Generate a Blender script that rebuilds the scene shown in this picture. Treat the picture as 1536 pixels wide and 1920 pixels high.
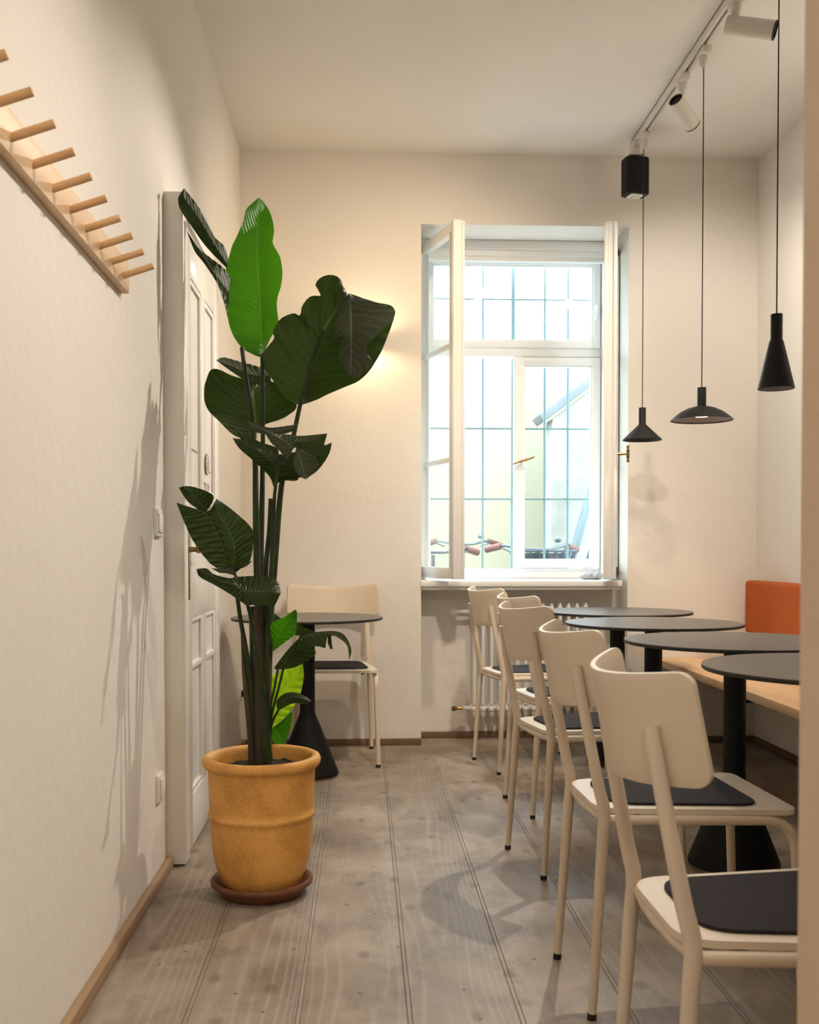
import bpy, bmesh, math, random
from mathutils import Vector, Matrix
random.seed(7)
PI = math.pi
R = math.radians
for o in list(bpy.data.objects):
    bpy.data.objects.remove(o)
SC = bpy.context.scene
COL = SC.collection

# ---------------------------------------------------------------- camera
F_PX = 1950.0
PITCH = R(1.2)
cam_data = bpy.data.cameras.new('camera')
cam = bpy.data.objects.new('camera', cam_data)
COL.objects.link(cam)
cam.location = (0, 0, 1.03)
cam.rotation_euler = (PI / 2 - PITCH, 0, -math.atan(87 / F_PX))
cam_data.sensor_fit = 'HORIZONTAL'
cam_data.sensor_width = 36
cam_data.lens = F_PX / 1536 * 36
cam_data.shift_y = (1033 + F_PX * math.tan(PITCH) - 960) / 1536
cam_data.clip_start = 0.05
cam_data.dof.use_dof = True
cam_data.dof.focus_distance = 3.3
cam_data.dof.aperture_fstop = 9
SC.camera = cam

# ---------------------------------------------------------------- view
SC.view_settings.view_transform = 'Standard'
SC.view_settings.look = 'None'
SC.view_settings.gamma = 1
SC.view_settings.use_curve_mapping = False
SC.view_settings.exposure = 0.0

# ---------------------------------------------------------------- daylight
world = bpy.data.worlds.new('overcast_sky')
SC.world = world
world.use_nodes = True
bg = world.node_tree.nodes['Background']
bg.inputs['Color'].default_value = (0.78, 0.90, 1.0, 1)
bg.inputs['Strength'].default_value = 13.0

# ---------------------------------------------------------------- lamps
WARM = (1.0, 0.78, 0.54)
NEUT = (1.0, 0.89, 0.76)
def lamp(kind, name, loc, target, power, color, radius=0.03, angle=60, blend=0.5, size=1.0, size_y=None):
    d = bpy.data.lights.new(name, kind)
    d.energy = power
    d.color = color
    if kind == 'SPOT':
        d.shadow_soft_size = radius
        d.spot_size = R(angle)
        d.spot_blend = blend
    elif kind == 'POINT':
        d.shadow_soft_size = radius
    else:
        d.shape = 'RECTANGLE'
        d.size = size
        d.size_y = size_y or size
    o = bpy.data.objects.new(name, d)
    COL.objects.link(o)
    o.location = loc
    if target is not None:
        o.rotation_euler = (Vector(target) - Vector(loc)).to_track_quat('-Z', 'Y').to_euler()
    return o
# portal: only guides the sky light through the real window, gives off nothing itself
portal = lamp('AREA', 'window_portal', (0.86, 6.08, 1.82), (0.86, 0, 1.82), 1, (1, 1, 1), size=1.06, size_y=1.9)
portal.data.cycles.is_portal = True
# ceiling spots: two from seen barrels, one read from leaf shadows, rest added
lamp('SPOT', 'spot_on_plant', (1.20, 4.50, 3.06), (-0.50, 3.1, 1.0), 170, NEUT, 0.02, 64, 0.5)
lamp('SPOT', 'fill_back_wall', (0.90, 3.95, 3.04), (-0.20, 5.5, 1.0), 95, WARM, 0.05, 112, 0.9)  # added to brighten the back wall, no fixture
lamp('SPOT', 'fill_niche', (0.55, 2.7, 3.04), (0.70, 5.6, 0.25), 140, NEUT, 0.06, 56, 0.9)  # added to lift the dark niche, no fixture
lamp('SPOT', 'spot_right_wall', (1.56, 3.75, 2.80), (2.11, 3.9, 2.3), 50, NEUT, 0.04, 140, 0.8)
lamp('SPOT', 'spot_back_right', (1.48, 4.56, 2.82), (1.80, 5.5, 1.6), 26, NEUT, 0.04, 120, 0.9)
lamp('SPOT', 'fill_left_wall', (1.2, 1.9, 3.0), (-0.64, 1.75, 1.0), 112, NEUT, 0.05, 78, 0.9)  # unseen, added to wash the left wall
lamp('SPOT', 'fill_coat_rack', (1.2, 1.3, 3.0), (-0.64, 1.3, 0.9), 15, NEUT, 0.05, 100, 0.9)  # unseen as well, added wash around the rack
# soft fill added behind the camera, no fixture there
lamp('AREA', 'front_room_fill', (0.3, -1.3, 3.0), (0.7, -0.6, 0), 60, NEUT, size=1.2)

# ---------------------------------------------------------------- mesh helpers
class MB:
    def __init__(s):
        s.bm = bmesh.new()
    def box(s, x0, x1, y0, y1, z0, z1, bev=0, seg=2):
        bm = bmesh.new()
        bmesh.ops.create_cube(bm, size=1)
        for v in bm.verts:
            v.co = Vector(((x0 + x1) / 2 + v.co.x * (x1 - x0), (y0 + y1) / 2 + v.co.y * (y1 - y0), (z0 + z1) / 2 + v.co.z * (z1 - z0)))
        if bev:
            bmesh.ops.bevel(bm, geom=bm.edges[:], offset=bev, segments=seg, affect='EDGES', profile=0.5)
        s.merge(bm)
        return s
    def merge(s, bm, mat=None):
        if mat is not None:
            bmesh.ops.transform(bm, matrix=mat, verts=bm.verts[:])
        me = bpy.data.meshes.new('tmp')
        bm.to_mesh(me)
        s.bm.from_mesh(me)
        bpy.data.meshes.remove(me)
        bm.free()
    def tube(s, pts, r, seg=12, cap=True):
        pts = [Vector(p) for p in pts]
        rs = r if isinstance(r, (list, tuple)) else [r] * len(pts)
        rings = []
        T0 = (pts[1] - pts[0]).normalized()
        ref = Vector((0, 0, 1)) if abs(T0.z) < 0.9 else Vector((1, 0, 0))
        N = (ref - T0 * ref.dot(T0)).normalized()
        for i, p in enumerate(pts):
            a = pts[max(0, i - 1)]
            b = pts[min(len(pts) - 1, i + 1)]
            T = (b - a).normalized()
            N = (N - T * N.dot(T)).normalized()
            B = T.cross(N)
            rings.append([s.bm.verts.new(p + (N * math.cos(2 * PI * k / seg) + B * math.sin(2 * PI * k / seg)) * rs[i]) for k in range(seg)])
        for i in range(len(rings) - 1):
            for k in range(seg):
                s.bm.faces.new((rings[i][k], rings[i][(k + 1) % seg], rings[i + 1][(k + 1) % seg], rings[i + 1][k]))
        if cap:
            s.bm.faces.new(rings[0][::-1])
            s.bm.faces.new(rings[-1])
        return s
    def lathe(s, prof, c=(0, 0, 0), seg=48, axis=None):
        rings = []
        bm = bmesh.new()
        for (r, z) in prof:
            if r < 1e-6:
                rings.append([bm.verts.new((0, 0, z))])
            else:
                rings.append([bm.verts.new((r * math.cos(2 * PI * k / seg), r * math.sin(2 * PI * k / seg), z)) for k in range(seg)])
        for i in range(len(rings) - 1):
            a, b = rings[i], rings[i + 1]
            for k in range(seg):
                k2 = (k + 1) % seg
                if len(a) == 1 and len(b) == 1:
                    continue
                if len(a) == 1:
                    bm.faces.new((a[0], b[k2], b[k]))
                elif len(b) == 1:
                    bm.faces.new((a[k], a[k2], b[0]))
                else:
                    bm.faces.new((a[k], a[k2], b[k2], b[k]))
        m = Matrix.Translation(c)
        if axis is not None:
            m = m @ Vector(axis).to_track_quat('Z', 'Y').to_matrix().to_4x4()
        s.merge(bm, m)
        return s
    def poly(s, pts, z0, z1, m=None):
        bm = bmesh.new()
        lo = [bm.verts.new((p[0], p[1], z0)) for p in pts]
        hi = [bm.verts.new((p[0], p[1], z1)) for p in pts]
        bm.faces.new(lo[::-1])
        bm.faces.new(hi)
        n = len(pts)
        for i in range(n):
            bm.faces.new((lo[i], lo[(i + 1) % n], hi[(i + 1) % n], hi[i]))
        s.merge(bm, m)
        return s
    def sphere(s, c, r, sx=1, sy=1, sz=1, u=16, v=10):
        bm = bmesh.new()
        bmesh.ops.create_uvsphere(bm, u_segments=u, v_segments=v, radius=r)
        s.merge(bm, Matrix.Translation(c) @ Matrix.Diagonal((sx, sy, sz, 1)))
        return s
    def build(s, name, mat, parent=None, smooth=35, loc=None, fix=True):
        if fix:
            bmesh.ops.recalc_face_normals(s.bm, faces=s.bm.faces[:])
        me = bpy.data.meshes.new(name)
        s.bm.to_mesh(me)
        s.bm.free()
        me.materials.append(mat)
        if smooth:
            me.shade_smooth()
            me.set_sharp_from_angle(angle=R(smooth))
        o = bpy.data.objects.new(name, me)
        COL.objects.link(o)
        if parent:
            o.parent = parent
        if loc:
            o.location = loc
        return o

def rpoly(pts, r, n=6):
    out = []
    k = len(pts)
    rs = r if isinstance(r, (list, tuple)) else [r] * k
    for i in range(k):
        p = Vector(pts[i]); a = Vector(pts[i - 1]); b = Vector(pts[(i + 1) % k])
        u = (a - p).normalized(); w = (b - p).normalized()
        ang = math.acos(max(-1, min(1, u.dot(w))))
        d = rs[i] / math.tan(ang / 2)
        p0 = p + u * d; p1 = p + w * d
        for j in range(n + 1):
            t = j / n
            out.append(tuple(p0 * (1 - t) ** 2 + p * 2 * t * (1 - t) + p1 * t * t))
    return out

def tag(o, label=None, cat=None, group=None, kind=None):
    if label: o['label'] = label
    if cat: o['category'] = cat
    if group: o['group'] = group
    if kind: o['kind'] = kind
    return o
def empty(name, loc=(0, 0, 0), rz=0, label=None, cat=None, group=None, kind=None):
    o = bpy.data.objects.new(name, None)
    COL.objects.link(o)
    o.empty_display_size = 0.05
    o.location = loc
    o.rotation_euler = (0, 0, rz)
    return tag(o, label, cat, group, kind)
def kids(o):
    return [c for c in bpy.data.objects if c.parent == o]
def copy_tree(o, parent=None):
    c = o.copy()
    COL.objects.link(c)
    c.parent = parent
    for ch in kids(o):
        copy_tree(ch, c)
    return c
def struct(o):
    o['kind'] = 'structure'
    return o

# ---------------------------------------------------------------- materials
def new_mat(name):
    m = bpy.data.materials.new(name)
    m.use_nodes = True
    nt = m.node_tree
    return m, nt, nt.nodes['Principled BSDF']
def N(nt, kind, **kw):
    n = nt.nodes.new(kind)
    for k, v in kw.items():
        if hasattr(n, k):
            setattr(n, k, v)
        else:
            n.inputs[k.replace('_', ' ')].default_value = v
    return n
def ramp(nt, fac, stops):
    r = nt.nodes.new('ShaderNodeValToRGB')
    el = r.color_ramp.elements
    while len(el) < len(stops):
        el.new(0.5)
    for e, (p, c) in zip(el, stops):
        e.position = p
        e.color = (*c, 1)
    nt.links.new(fac, r.inputs[0])
    return r.outputs[0]
def math_n(nt, op, a, b=None, c=None):
    n = nt.nodes.new('ShaderNodeMath')
    n.operation = op
    for i, v in enumerate((a, b, c)):
        if v is None: continue
        if isinstance(v, (int, float)): n.inputs[i].default_value = v
        else: nt.links.new(v, n.inputs[i])
    return n.outputs[0]
def mix(nt, fac, a, b, mode='MIX'):
    n = nt.nodes.new('ShaderNodeMix')
    n.data_type = 'RGBA'
    n.blend_type = mode
    for s, v in ((n.inputs[0], fac), (n.inputs[6], a), (n.inputs[7], b)):
        if isinstance(v, (int, float)): s.default_value = v
        elif isinstance(v, tuple): s.default_value = (*v, 1)
        else: nt.links.new(v, s)
    return n.outputs[2]
def simple(name, col, rough=0.5, metal=0.0, var=0.06, scale=8, bump=0.0, bscale=60, spec=None, detail=4):
    m, nt, p = new_mat(name)
    tc = N(nt, 'ShaderNodeTexCoord')
    no = N(nt, 'ShaderNodeTexNoise', Scale=scale, Detail=detail)
    nt.links.new(tc.outputs['Object'], no.inputs['Vector'])
    a = tuple(c * (1 - var) for c in col); b = tuple(min(1, c * (1 + var)) for c in col)
    c = ramp(nt, no.outputs[0], [(0.3, a), (0.7, b)])
    nt.links.new(c, p.inputs['Base Color'])
    p.inputs['Roughness'].default_value = rough
    p.inputs['Metallic'].default_value = metal
    if spec is not None:
        p.inputs['Specular IOR Level'].default_value = spec
    if bump:
        n2 = N(nt, 'ShaderNodeTexNoise', Scale=bscale, Detail=3.0)
        nt.links.new(tc.outputs['Object'], n2.inputs['Vector'])
        bp = N(nt, 'ShaderNodeBump', Strength=bump, Distance=0.01)
        nt.links.new(n2.outputs[0], bp.inputs['Height'])
        nt.links.new(bp.outputs[0], p.inputs['Normal'])
    return m

M = {}
M['plaster'] = simple('wall_plaster', (0.80, 0.76, 0.705), 0.85, var=0.02, scale=1.6, bump=0.25, bscale=22)
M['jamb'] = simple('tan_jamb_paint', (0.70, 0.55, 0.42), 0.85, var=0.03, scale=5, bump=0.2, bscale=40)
M['ceiling'] = simple('ceiling_plaster', (0.82, 0.795, 0.755), 0.9, var=0.015, scale=1.2, bump=0.08, bscale=18)
M['white'] = simple('white_gloss_paint', (0.80, 0.79, 0.76), 0.35, var=0.015, scale=3)
M['sash'] = simple('window_paint', (0.86, 0.86, 0.845), 0.4, var=0.02, scale=5)
M['door'] = simple('door_paint', (0.80, 0.79, 0.77), 0.22, var=0.02, scale=3)
M['casing'] = simple('casing_paint', (0.84, 0.81, 0.75), 0.4, var=0.02, scale=3)
M['plastic'] = simple('white_plastic', (0.78, 0.75, 0.69), 0.35, var=0.01)
M['black'] = simple('black_powder_coat', (0.005, 0.005, 0.005), 0.6, spec=0.25, var=0.1, scale=40, bump=0.05, bscale=400)
M['top'] = simple('table_laminate', (0.080, 0.075, 0.070), 0.32, var=0.04, scale=30)
M['edge'] = simple('black_edge', (0.01, 0.01, 0.01), 0.5)
M['cream'] = simple('cream_lacquer', (0.72, 0.61, 0.475), 0.42, var=0.02, scale=12, bump=0.03, bscale=500)
M['seat'] = simple('seat_lacquer', (0.78, 0.69, 0.57), 0.4, var=0.02, scale=12)
M['felt'] = simple('felt', (0.026, 0.020, 0.022), 0.8, spec=0.25, var=0.35, scale=260, bump=0.5, bscale=350, detail=2)
M['rubber'] = simple('black_rubber', (0.015, 0.013, 0.012), 0.8)
M['shade'] = simple('lamp_shade_black', (0.006, 0.006, 0.0065), 0.6, spec=0.35, var=0.2, scale=60)
M['inner'] = simple('lamp_shade_inner', (0.30, 0.27, 0.29), 0.5)
M['cable'] = simple('black_cable', (0.01, 0.01, 0.01), 0.7)
M['trackp'] = simple('track_paint', (0.66, 0.63, 0.58), 0.45, var=0.01)
M['groove'] = simple('track_groove', (0.10, 0.085, 0.07), 0.6)
M['brass'] = simple('aged_brass', (0.30, 0.19, 0.09), 0.35, metal=0.9, var=0.15, scale=60)
M['fabric'] = simple('orange_wool', (0.44, 0.088, 0.009), 0.95, var=0.12, scale=160, bump=0.35, bscale=220)
M['soil'] = simple('potting_soil', (0.02, 0.013, 0.008), 0.95, var=0.5, scale=60, bump=1.0, bscale=90)
M['saucer'] = simple('dark_terracotta', (0.17, 0.065, 0.026), 0.6, var=0.18, scale=14, bump=0.15, bscale=60)
M['base_wood'] = simple('dark_skirting', (0.17, 0.105, 0.055), 0.55, var=0.18, scale=9)
M['grille'] = simple('grille_paint', (0.16, 0.26, 0.28), 0.6)
M['facade'] = simple('outside_render', (0.23, 0.218, 0.150), 0.95, var=0.03, scale=1.2)
M['coping'] = simple('zinc_coping', (0.09, 0.105, 0.11), 0.6)
M['stain'] = simple('weathered_render', (0.20, 0.20, 0.17), 0.95, var=0.22, scale=4)
M['plank_out'] = simple('grey_plank', (0.09, 0.12, 0.125), 0.9, var=0.12, scale=8)
M['yard'] = simple('yard_paving', (0.45, 0.45, 0.43), 0.9)
M['grip'] = simple('brown_grip', (0.10, 0.035, 0.022), 0.6)
M['steel'] = simple('bike_steel', (0.08, 0.095, 0.105), 0.4, metal=0.6)
M['wicker'] = simple('grey_wicker', (0.05, 0.065, 0.08), 0.8, var=0.3, scale=60)
M['cloth'] = simple('white_cloth', (0.34, 0.36, 0.38), 0.9, var=0.35, scale=40, bump=0.6, bscale=60)
M['ink'] = simple('faint_grey_print', (0.40, 0.36, 0.31), 0.7)
M['ring'] = simple('sign_rim', (0.12, 0.07, 0.04), 0.5)

def wood(name, c0, c1, axis=1, scale=1.0, rough=0.45, jit=0.5):
    m, nt, p = new_mat(name)
    tc = N(nt, 'ShaderNodeTexCoord')
    mp = N(nt, 'ShaderNodeMapping')
    sc = [14 * scale] * 3
    sc[axis] = 0.9 * scale
    mp.inputs['Scale'].default_value = sc
    nt.links.new(tc.outputs['Object'], mp.inputs['Vector'])
    no = N(nt, 'ShaderNodeTexNoise', Scale=1.6, Detail=6.0, Distortion=jit)
    nt.links.new(mp.outputs[0], no.inputs['Vector'])
    mp2 = N(nt, 'ShaderNodeMapping')
    sc2 = [120 * scale] * 3
    sc2[axis] = 3 * scale
    mp2.inputs['Scale'].default_value = sc2
    nt.links.new(tc.outputs['Object'], mp2.inputs['Vector'])
    n2 = N(nt, 'ShaderNodeTexNoise', Scale=1.0, Detail=3.0)
    nt.links.new(mp2.outputs[0], n2.inputs['Vector'])
    f = math_n(nt, 'ADD', math_n(nt, 'MULTIPLY', no.outputs[0], 0.7), math_n(nt, 'MULTIPLY', n2.outputs[0], 0.3))
    nt.links.new(ramp(nt, f, [(0.36, c0), (0.64, c1)]), p.inputs['Base Color'])
    p.inputs['Roughness'].default_value = rough
    return m
M['birch'] = wood('pale_birch', (0.66, 0.44, 0.25), (0.80, 0.58, 0.36))
M['peg'] = wood('birch_peg', (0.58, 0.34, 0.16), (0.74, 0.48, 0.25), axis=0)
M['bench'] = wood('bench_ash', (0.66, 0.40, 0.20), (0.84, 0.60, 0.35), scale=0.6)
M['skirt'] = wood('wood_skirting', (0.26, 0.16, 0.085), (0.42, 0.28, 0.16), rough=0.6)

# terracotta pot
m, nt, p = new_mat('glazed_terracotta')
tc = N(nt, 'ShaderNodeTexCoord')
n1 = N(nt, 'ShaderNodeTexNoise', Scale=9.0, Detail=6.0, Distortion=0.6)
nt.links.new(tc.outputs['Object'], n1.inputs['Vector'])
n2 = N(nt, 'ShaderNodeTexNoise', Scale=160.0, Detail=2.0)
nt.links.new(tc.outputs['Object'], n2.inputs['Vector'])
c = ramp(nt, n1.outputs[0], [(0.30, (0.56, 0.25, 0.045)), (0.55, (0.78, 0.39, 0.085)), (0.75, (0.86, 0.48, 0.14))])
nt.links.new(mix(nt, 0.25, c, ramp(nt, n2.outputs[0], [(0.35, (0.42, 0.18, 0.035)), (0.65, (0.86, 0.50, 0.16))])), p.inputs['Base Color'])
p.inputs['Roughness'].default_value = 0.6
bp = N(nt, 'ShaderNodeBump', Strength=0.15, Distance=0.005)
nt.links.new(n1.outputs[0], bp.inputs['Height'])
nt.links.new(bp.outputs[0], p.inputs['Normal'])
M['pot'] = m

# window glass: clear, thin, lets light through
m = bpy.data.materials.new('window_glass'); m.use_nodes = True
nt = m.node_tree; nt.nodes.clear()
out = N(nt, 'ShaderNodeOutputMaterial'); tr = N(nt, 'ShaderNodeBsdfTransparent'); gl = N(nt, 'ShaderNodeBsdfGlossy')
gl.inputs['Roughness'].default_value = 0.02
tr.inputs['Color'].default_value = (0.96, 0.985, 0.985, 1)
lw = N(nt, 'ShaderNodeLayerWeight'); lw.inputs[0].default_value = 0.5
schlick = math_n(nt, 'ADD', math_n(nt, 'MULTIPLY', math_n(nt, 'POWER', lw.outputs['Facing'], 5.0), 0.9), 0.04)
mx = N(nt, 'ShaderNodeMixShader')
nt.links.new(schlick, mx.inputs[0]); nt.links.new(tr.outputs[0], mx.inputs[1]); nt.links.new(gl.outputs[0], mx.inputs[2])
nt.links.new(mx.outputs[0], out.inputs[0])
M['glass'] = m

def emis(name, col, s):
    m, nt, p = new_mat(name)
    p.inputs['Base Color'].default_value = (*col, 1)
    p.inputs['Emission Color'].default_value = (*col, 1)
    p.inputs['Emission Strength'].default_value = s
    return m
M['bulb'] = emis('lit_bulb', (1.0, 0.82, 0.58), 9.0)
M['lens'] = simple('spot_lens', (0.5, 0.55, 0.58), 0.15)

# floor boards
def floor_mat():
    m, nt, p = new_mat('old_floorboards')
    tc = N(nt, 'ShaderNodeTexCoord')
    sep = N(nt, 'ShaderNodeSeparateXYZ')
    nt.links.new(tc.outputs['Object'], sep.inputs[0])
    x, y = sep.outputs[0], sep.outputs[1]
    u = math_n(nt, 'DIVIDE', math_n(nt, 'ADD', x, 0.153), 0.247)
    pid = math_n(nt, 'FLOOR', u)
    fr = math_n(nt, 'SUBTRACT', u, pid)
    # each board its own tone
    wn = N(nt, 'ShaderNodeTexWhiteNoise', noise_dimensions='1D')
    nt.links.new(pid, wn.inputs['W'])
    rnd = wn.outputs['Value']
    # grain rings: distance field stretched along the board
    cx = math_n(nt, 'MULTIPLY', math_n(nt, 'SUBTRACT', fr, math_n(nt, 'ADD', math_n(nt, 'MULTIPLY', rnd, 0.5), 0.25)), 0.247)
    comb = N(nt, 'ShaderNodeCombineXYZ')
    nt.links.new(cx, comb.inputs[0])
    nt.links.new(math_n(nt, 'ADD', math_n(nt, 'MULTIPLY', y, 0.16), math_n(nt, 'MULTIPLY', rnd, 7.0)), comb.inputs[1])
    nt.links.new(math_n(nt, 'MULTIPLY', pid, 3.1), comb.inputs[2])
    low = N(nt, 'ShaderNodeTexNoise', Scale=2.6, Detail=2.0)
    nt.links.new(comb.outputs[0], low.inputs['Vector'])
    ring = math_n(nt, 'ADD', math_n(nt, 'MULTIPLY', math_n(nt, 'MULTIPLY', cx, cx), 9.0), math_n(nt, 'MULTIPLY', low.outputs[0], 0.55))
    wav = math_n(nt, 'SINE', math_n(nt, 'MULTIPLY', ring, 150.0))
    grain = math_n(nt, 'MULTIPLY', math_n(nt, 'ADD', wav, 1.0), 0.5)
    # fine fibre
    mp = N(nt, 'ShaderNodeMapping'); mp.inputs['Scale'].default_value = (260, 5, 1)
    nt.links.new(tc.outputs['Object'], mp.inputs['Vector'])
    fib = N(nt, 'ShaderNodeTexNoise', Scale=1.0, Detail=4.0)
    nt.links.new(mp.outputs[0], fib.inputs['Vector'])
    # blotches
    bl = N(nt, 'ShaderNodeTexNoise', Scale=2.3, Detail=5.0, Roughness=0.6)
    nt.links.new(tc.outputs['Object'], bl.inputs['Vector'])
    base = ramp(nt, bl.outputs[0], [(0.30, (0.20, 0.158, 0.12)), (0.50, (0.365, 0.31, 0.25)), (0.70, (0.50, 0.44, 0.375))])
    tone = mix(nt, rnd, (0.84, 0.80, 0.76), (1.12, 1.10, 1.08))
    c = mix(nt, 1.0, base, tone, 'MULTIPLY')
    gm = N(nt, 'ShaderNodeTexNoise', Scale=1.1, Detail=1.0)
    nt.links.new(comb.outputs[0], gm.inputs['Vector'])
    fig = ramp(nt, gm.outputs[0], [(0.42, (0.10, 0.10, 0.10)), (0.62, (0.45, 0.45, 0.45))])
    gmask = math_n(nt, 'MULTIPLY', math_n(nt, 'POWER', grain, 5.0), fig)
    c = mix(nt, gmask, c, (0.50, 0.44, 0.36))
    c = mix(nt, math_n(nt, 'MULTIPLY', fib.outputs[0], 0.34), c, (0.13, 0.098, 0.07))
    # darker worn patches between the paler ones
    st = N(nt, 'ShaderNodeTexNoise', Scale=6.0, Detail=6.0, Roughness=0.7)
    mps = N(nt, 'ShaderNodeMapping'); mps.inputs['Scale'].default_value = (1.0, 0.55, 1)
    nt.links.new(tc.outputs['Object'], mps.inputs['Vector']); nt.links.new(mps.outputs[0], st.inputs['Vector'])
    c = mix(nt, math_n(nt, 'MULTIPLY', ramp(nt, st.outputs[0], [(0.50, (0, 0, 0)), (0.70, (1, 1, 1))]), 0.60), c, (0.10, 0.075, 0.055))
    # knots, nail holes
    mpk = N(nt, 'ShaderNodeMapping'); mpk.inputs['Scale'].default_value = (2.6, 1.5, 1)
    nt.links.new(tc.outputs['Object'], mpk.inputs['Vector'])
    vk = N(nt, 'ShaderNodeTexVoronoi', Scale=1.7, voronoi_dimensions='2D')
    nt.links.new(mpk.outputs[0], vk.inputs['Vector'])
    kn = ramp(nt, vk.outputs['Distance'], [(0.0, (1, 1, 1)), (0.055, (0.6, 0.6, 0.6)), (0.085, (0, 0, 0))])
    c = mix(nt, math_n(nt, 'MULTIPLY', kn, 0.55), c, (0.085, 0.05, 0.03))
    vn = N(nt, 'ShaderNodeTexVoronoi', Scale=4.2, voronoi_dimensions='2D')
    nt.links.new(tc.outputs['Object'], vn.inputs['Vector'])
    nl = ramp(nt, vn.outputs['Distance'], [(0.0, (1, 1, 1)), (0.012, (1, 1, 1)), (0.028, (0, 0, 0))])
    c = mix(nt, math_n(nt, 'MULTIPLY', nl, 0.8), c, (0.04, 0.025, 0.018))
    # joints: two fine lines either side of a filler strip
    wob = N(nt, 'ShaderNodeTexNoise', Scale=3.0, Detail=3.0)
    nt.links.new(tc.outputs['Object'], wob.inputs['Vector'])
    frw = math_n(nt, 'ADD', fr, math_n(nt, 'MULTIPLY', math_n(nt, 'SUBTRACT', wob.outputs[0], 0.5), 0.012))
    def line(at, w):
        d = math_n(nt, 'ABSOLUTE', math_n(nt, 'SUBTRACT', frw, at))
        return math_n(nt, 'SUBTRACT', 1.0, math_n(nt, 'SMOOTH_MIN', math_n(nt, 'DIVIDE', d, w), 1.0, 0.3))
    ls = math_n(nt, 'MAXIMUM', line(0.012, 0.009), line(0.055, 0.007))
    ls = math_n(nt, 'MAXIMUM', ls, 0.0)
    c = mix(nt, math_n(nt, 'MULTIPLY', ls, 0.85), c, (0.055, 0.036, 0.024))
    nt.links.new(c, p.inputs['Base Color'])
    ro = math_n(nt, 'ADD', math_n(nt, 'MULTIPLY', bl.outputs[0], 0.25), 0.36)
    nt.links.new(ro, p.inputs['Roughness'])
    h = math_n(nt, 'SUBTRACT', math_n(nt, 'MULTIPLY', grain, 0.12), math_n(nt, 'MULTIPLY', ls, 1.0))
    # cupping of the boards and worn waves
    wv = N(nt, 'ShaderNodeTexNoise', Scale=5.0, Detail=2.0)
    mpw = N(nt, 'ShaderNodeMapping'); mpw.inputs['Scale'].default_value = (0.8, 2.0, 1)
    nt.links.new(tc.outputs['Object'], mpw.inputs['Vector']); nt.links.new(mpw.outputs[0], wv.inputs['Vector'])
    h = math_n(nt, 'ADD', h, math_n(nt, 'MULTIPLY', wv.outputs[0], 1.6))
    bp = N(nt, 'ShaderNodeBump', Strength=0.35, Distance=0.004)
    nt.links.new(h, bp.inputs['Height'])
    nt.links.new(bp.outputs[0], p.inputs['Normal'])
    return m
M['floor'] = floor_mat()

# leaves: u across (-1..1), v along, stored in a UV map
def leaf_mat(name, c_dark, c_light, trans, c_trans, veins=26.0):
    m = bpy.data.materials.new(name); m.use_nodes = True
    nt = m.node_tree; p = nt.nodes['Principled BSDF']; out = nt.nodes['Material Output']
    uv = N(nt, 'ShaderNodeUVMap'); uv.uv_map = 'UVMap'
    sep = N(nt, 'ShaderNodeSeparateXYZ'); nt.links.new(uv.outputs[0], sep.inputs[0])
    u = math_n(nt, 'ABSOLUTE', math_n(nt, 'SUBTRACT', sep.outputs[0], 0.5))
    v = sep.outputs[1]
    no = N(nt, 'ShaderNodeTexNoise', Scale=6.0, Detail=4.0)
    tc = N(nt, 'ShaderNodeTexCoord'); nt.links.new(tc.outputs['Object'], no.inputs['Vector'])
    ph = math_n(nt, 'ADD', math_n(nt, 'MULTIPLY', math_n(nt, 'SUBTRACT', v, math_n(nt, 'MULTIPLY', u, 0.35)), veins * 6.283), math_n(nt, 'MULTIPLY', no.outputs[0], 2.0))
    w = math_n(nt, 'MULTIPLY', math_n(nt, 'ADD', math_n(nt, 'SINE', ph), 1.0), 0.5)
    fine = math_n(nt, 'MULTIPLY', math_n(nt, 'ADD', math_n(nt, 'SINE', math_n(nt, 'MULTIPLY', ph, 4.0)), 1.0), 0.5)
    c = ramp(nt, no.outputs[0], [(0.3, c_dark), (0.7, c_light)])
    c = mix(nt, math_n(nt, 'MULTIPLY', math_n(nt, 'POWER', w, 6.0), 0.45), c, tuple(x * 1.9 for x in c_light))
    rib = math_n(nt, 'LESS_THAN', u, 0.018)
    c = mix(nt, math_n(nt, 'MULTIPLY', rib, 0.8), c, tuple(min(1, x * 3.0 + 0.02) for x in c_light))
    nt.links.new(c, p.inputs['Base Color'])
    p.inputs['Roughness'].default_value = 0.42
    p.inputs['Specular IOR Level'].default_value = 0.28
    h = math_n(nt, 'ADD', math_n(nt, 'MULTIPLY', w, 1.0), math_n(nt, 'MULTIPLY', fine, 0.2))
    bp = N(nt, 'ShaderNodeBump', Strength=0.5, Distance=0.004)
    nt.links.new(h, bp.inputs['Height']); nt.links.new(bp.outputs[0], p.inputs['Normal'])
    tr = N(nt, 'ShaderNodeBsdfTranslucent'); tr.inputs['Color'].default_value = (*c_trans, 1)
    mx = N(nt, 'ShaderNodeMixShader'); mx.inputs[0].default_value = trans
    nt.links.new(p.outputs[0], mx.inputs[1]); nt.links.new(tr.outputs[0], mx.inputs[2]); nt.links.new(mx.outputs[0], out.inputs[0])
    return m
M['leaf_dark'] = leaf_mat('old_leaf', (0.011, 0.019, 0.004), (0.022, 0.036, 0.008), 0.14, (0.07, 0.16, 0.012), 14)
M['leaf_mid'] = leaf_mat('mature_leaf', (0.014, 0.023, 0.005), (0.027, 0.042, 0.010), 0.16, (0.07, 0.16, 0.012), 16)
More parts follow.
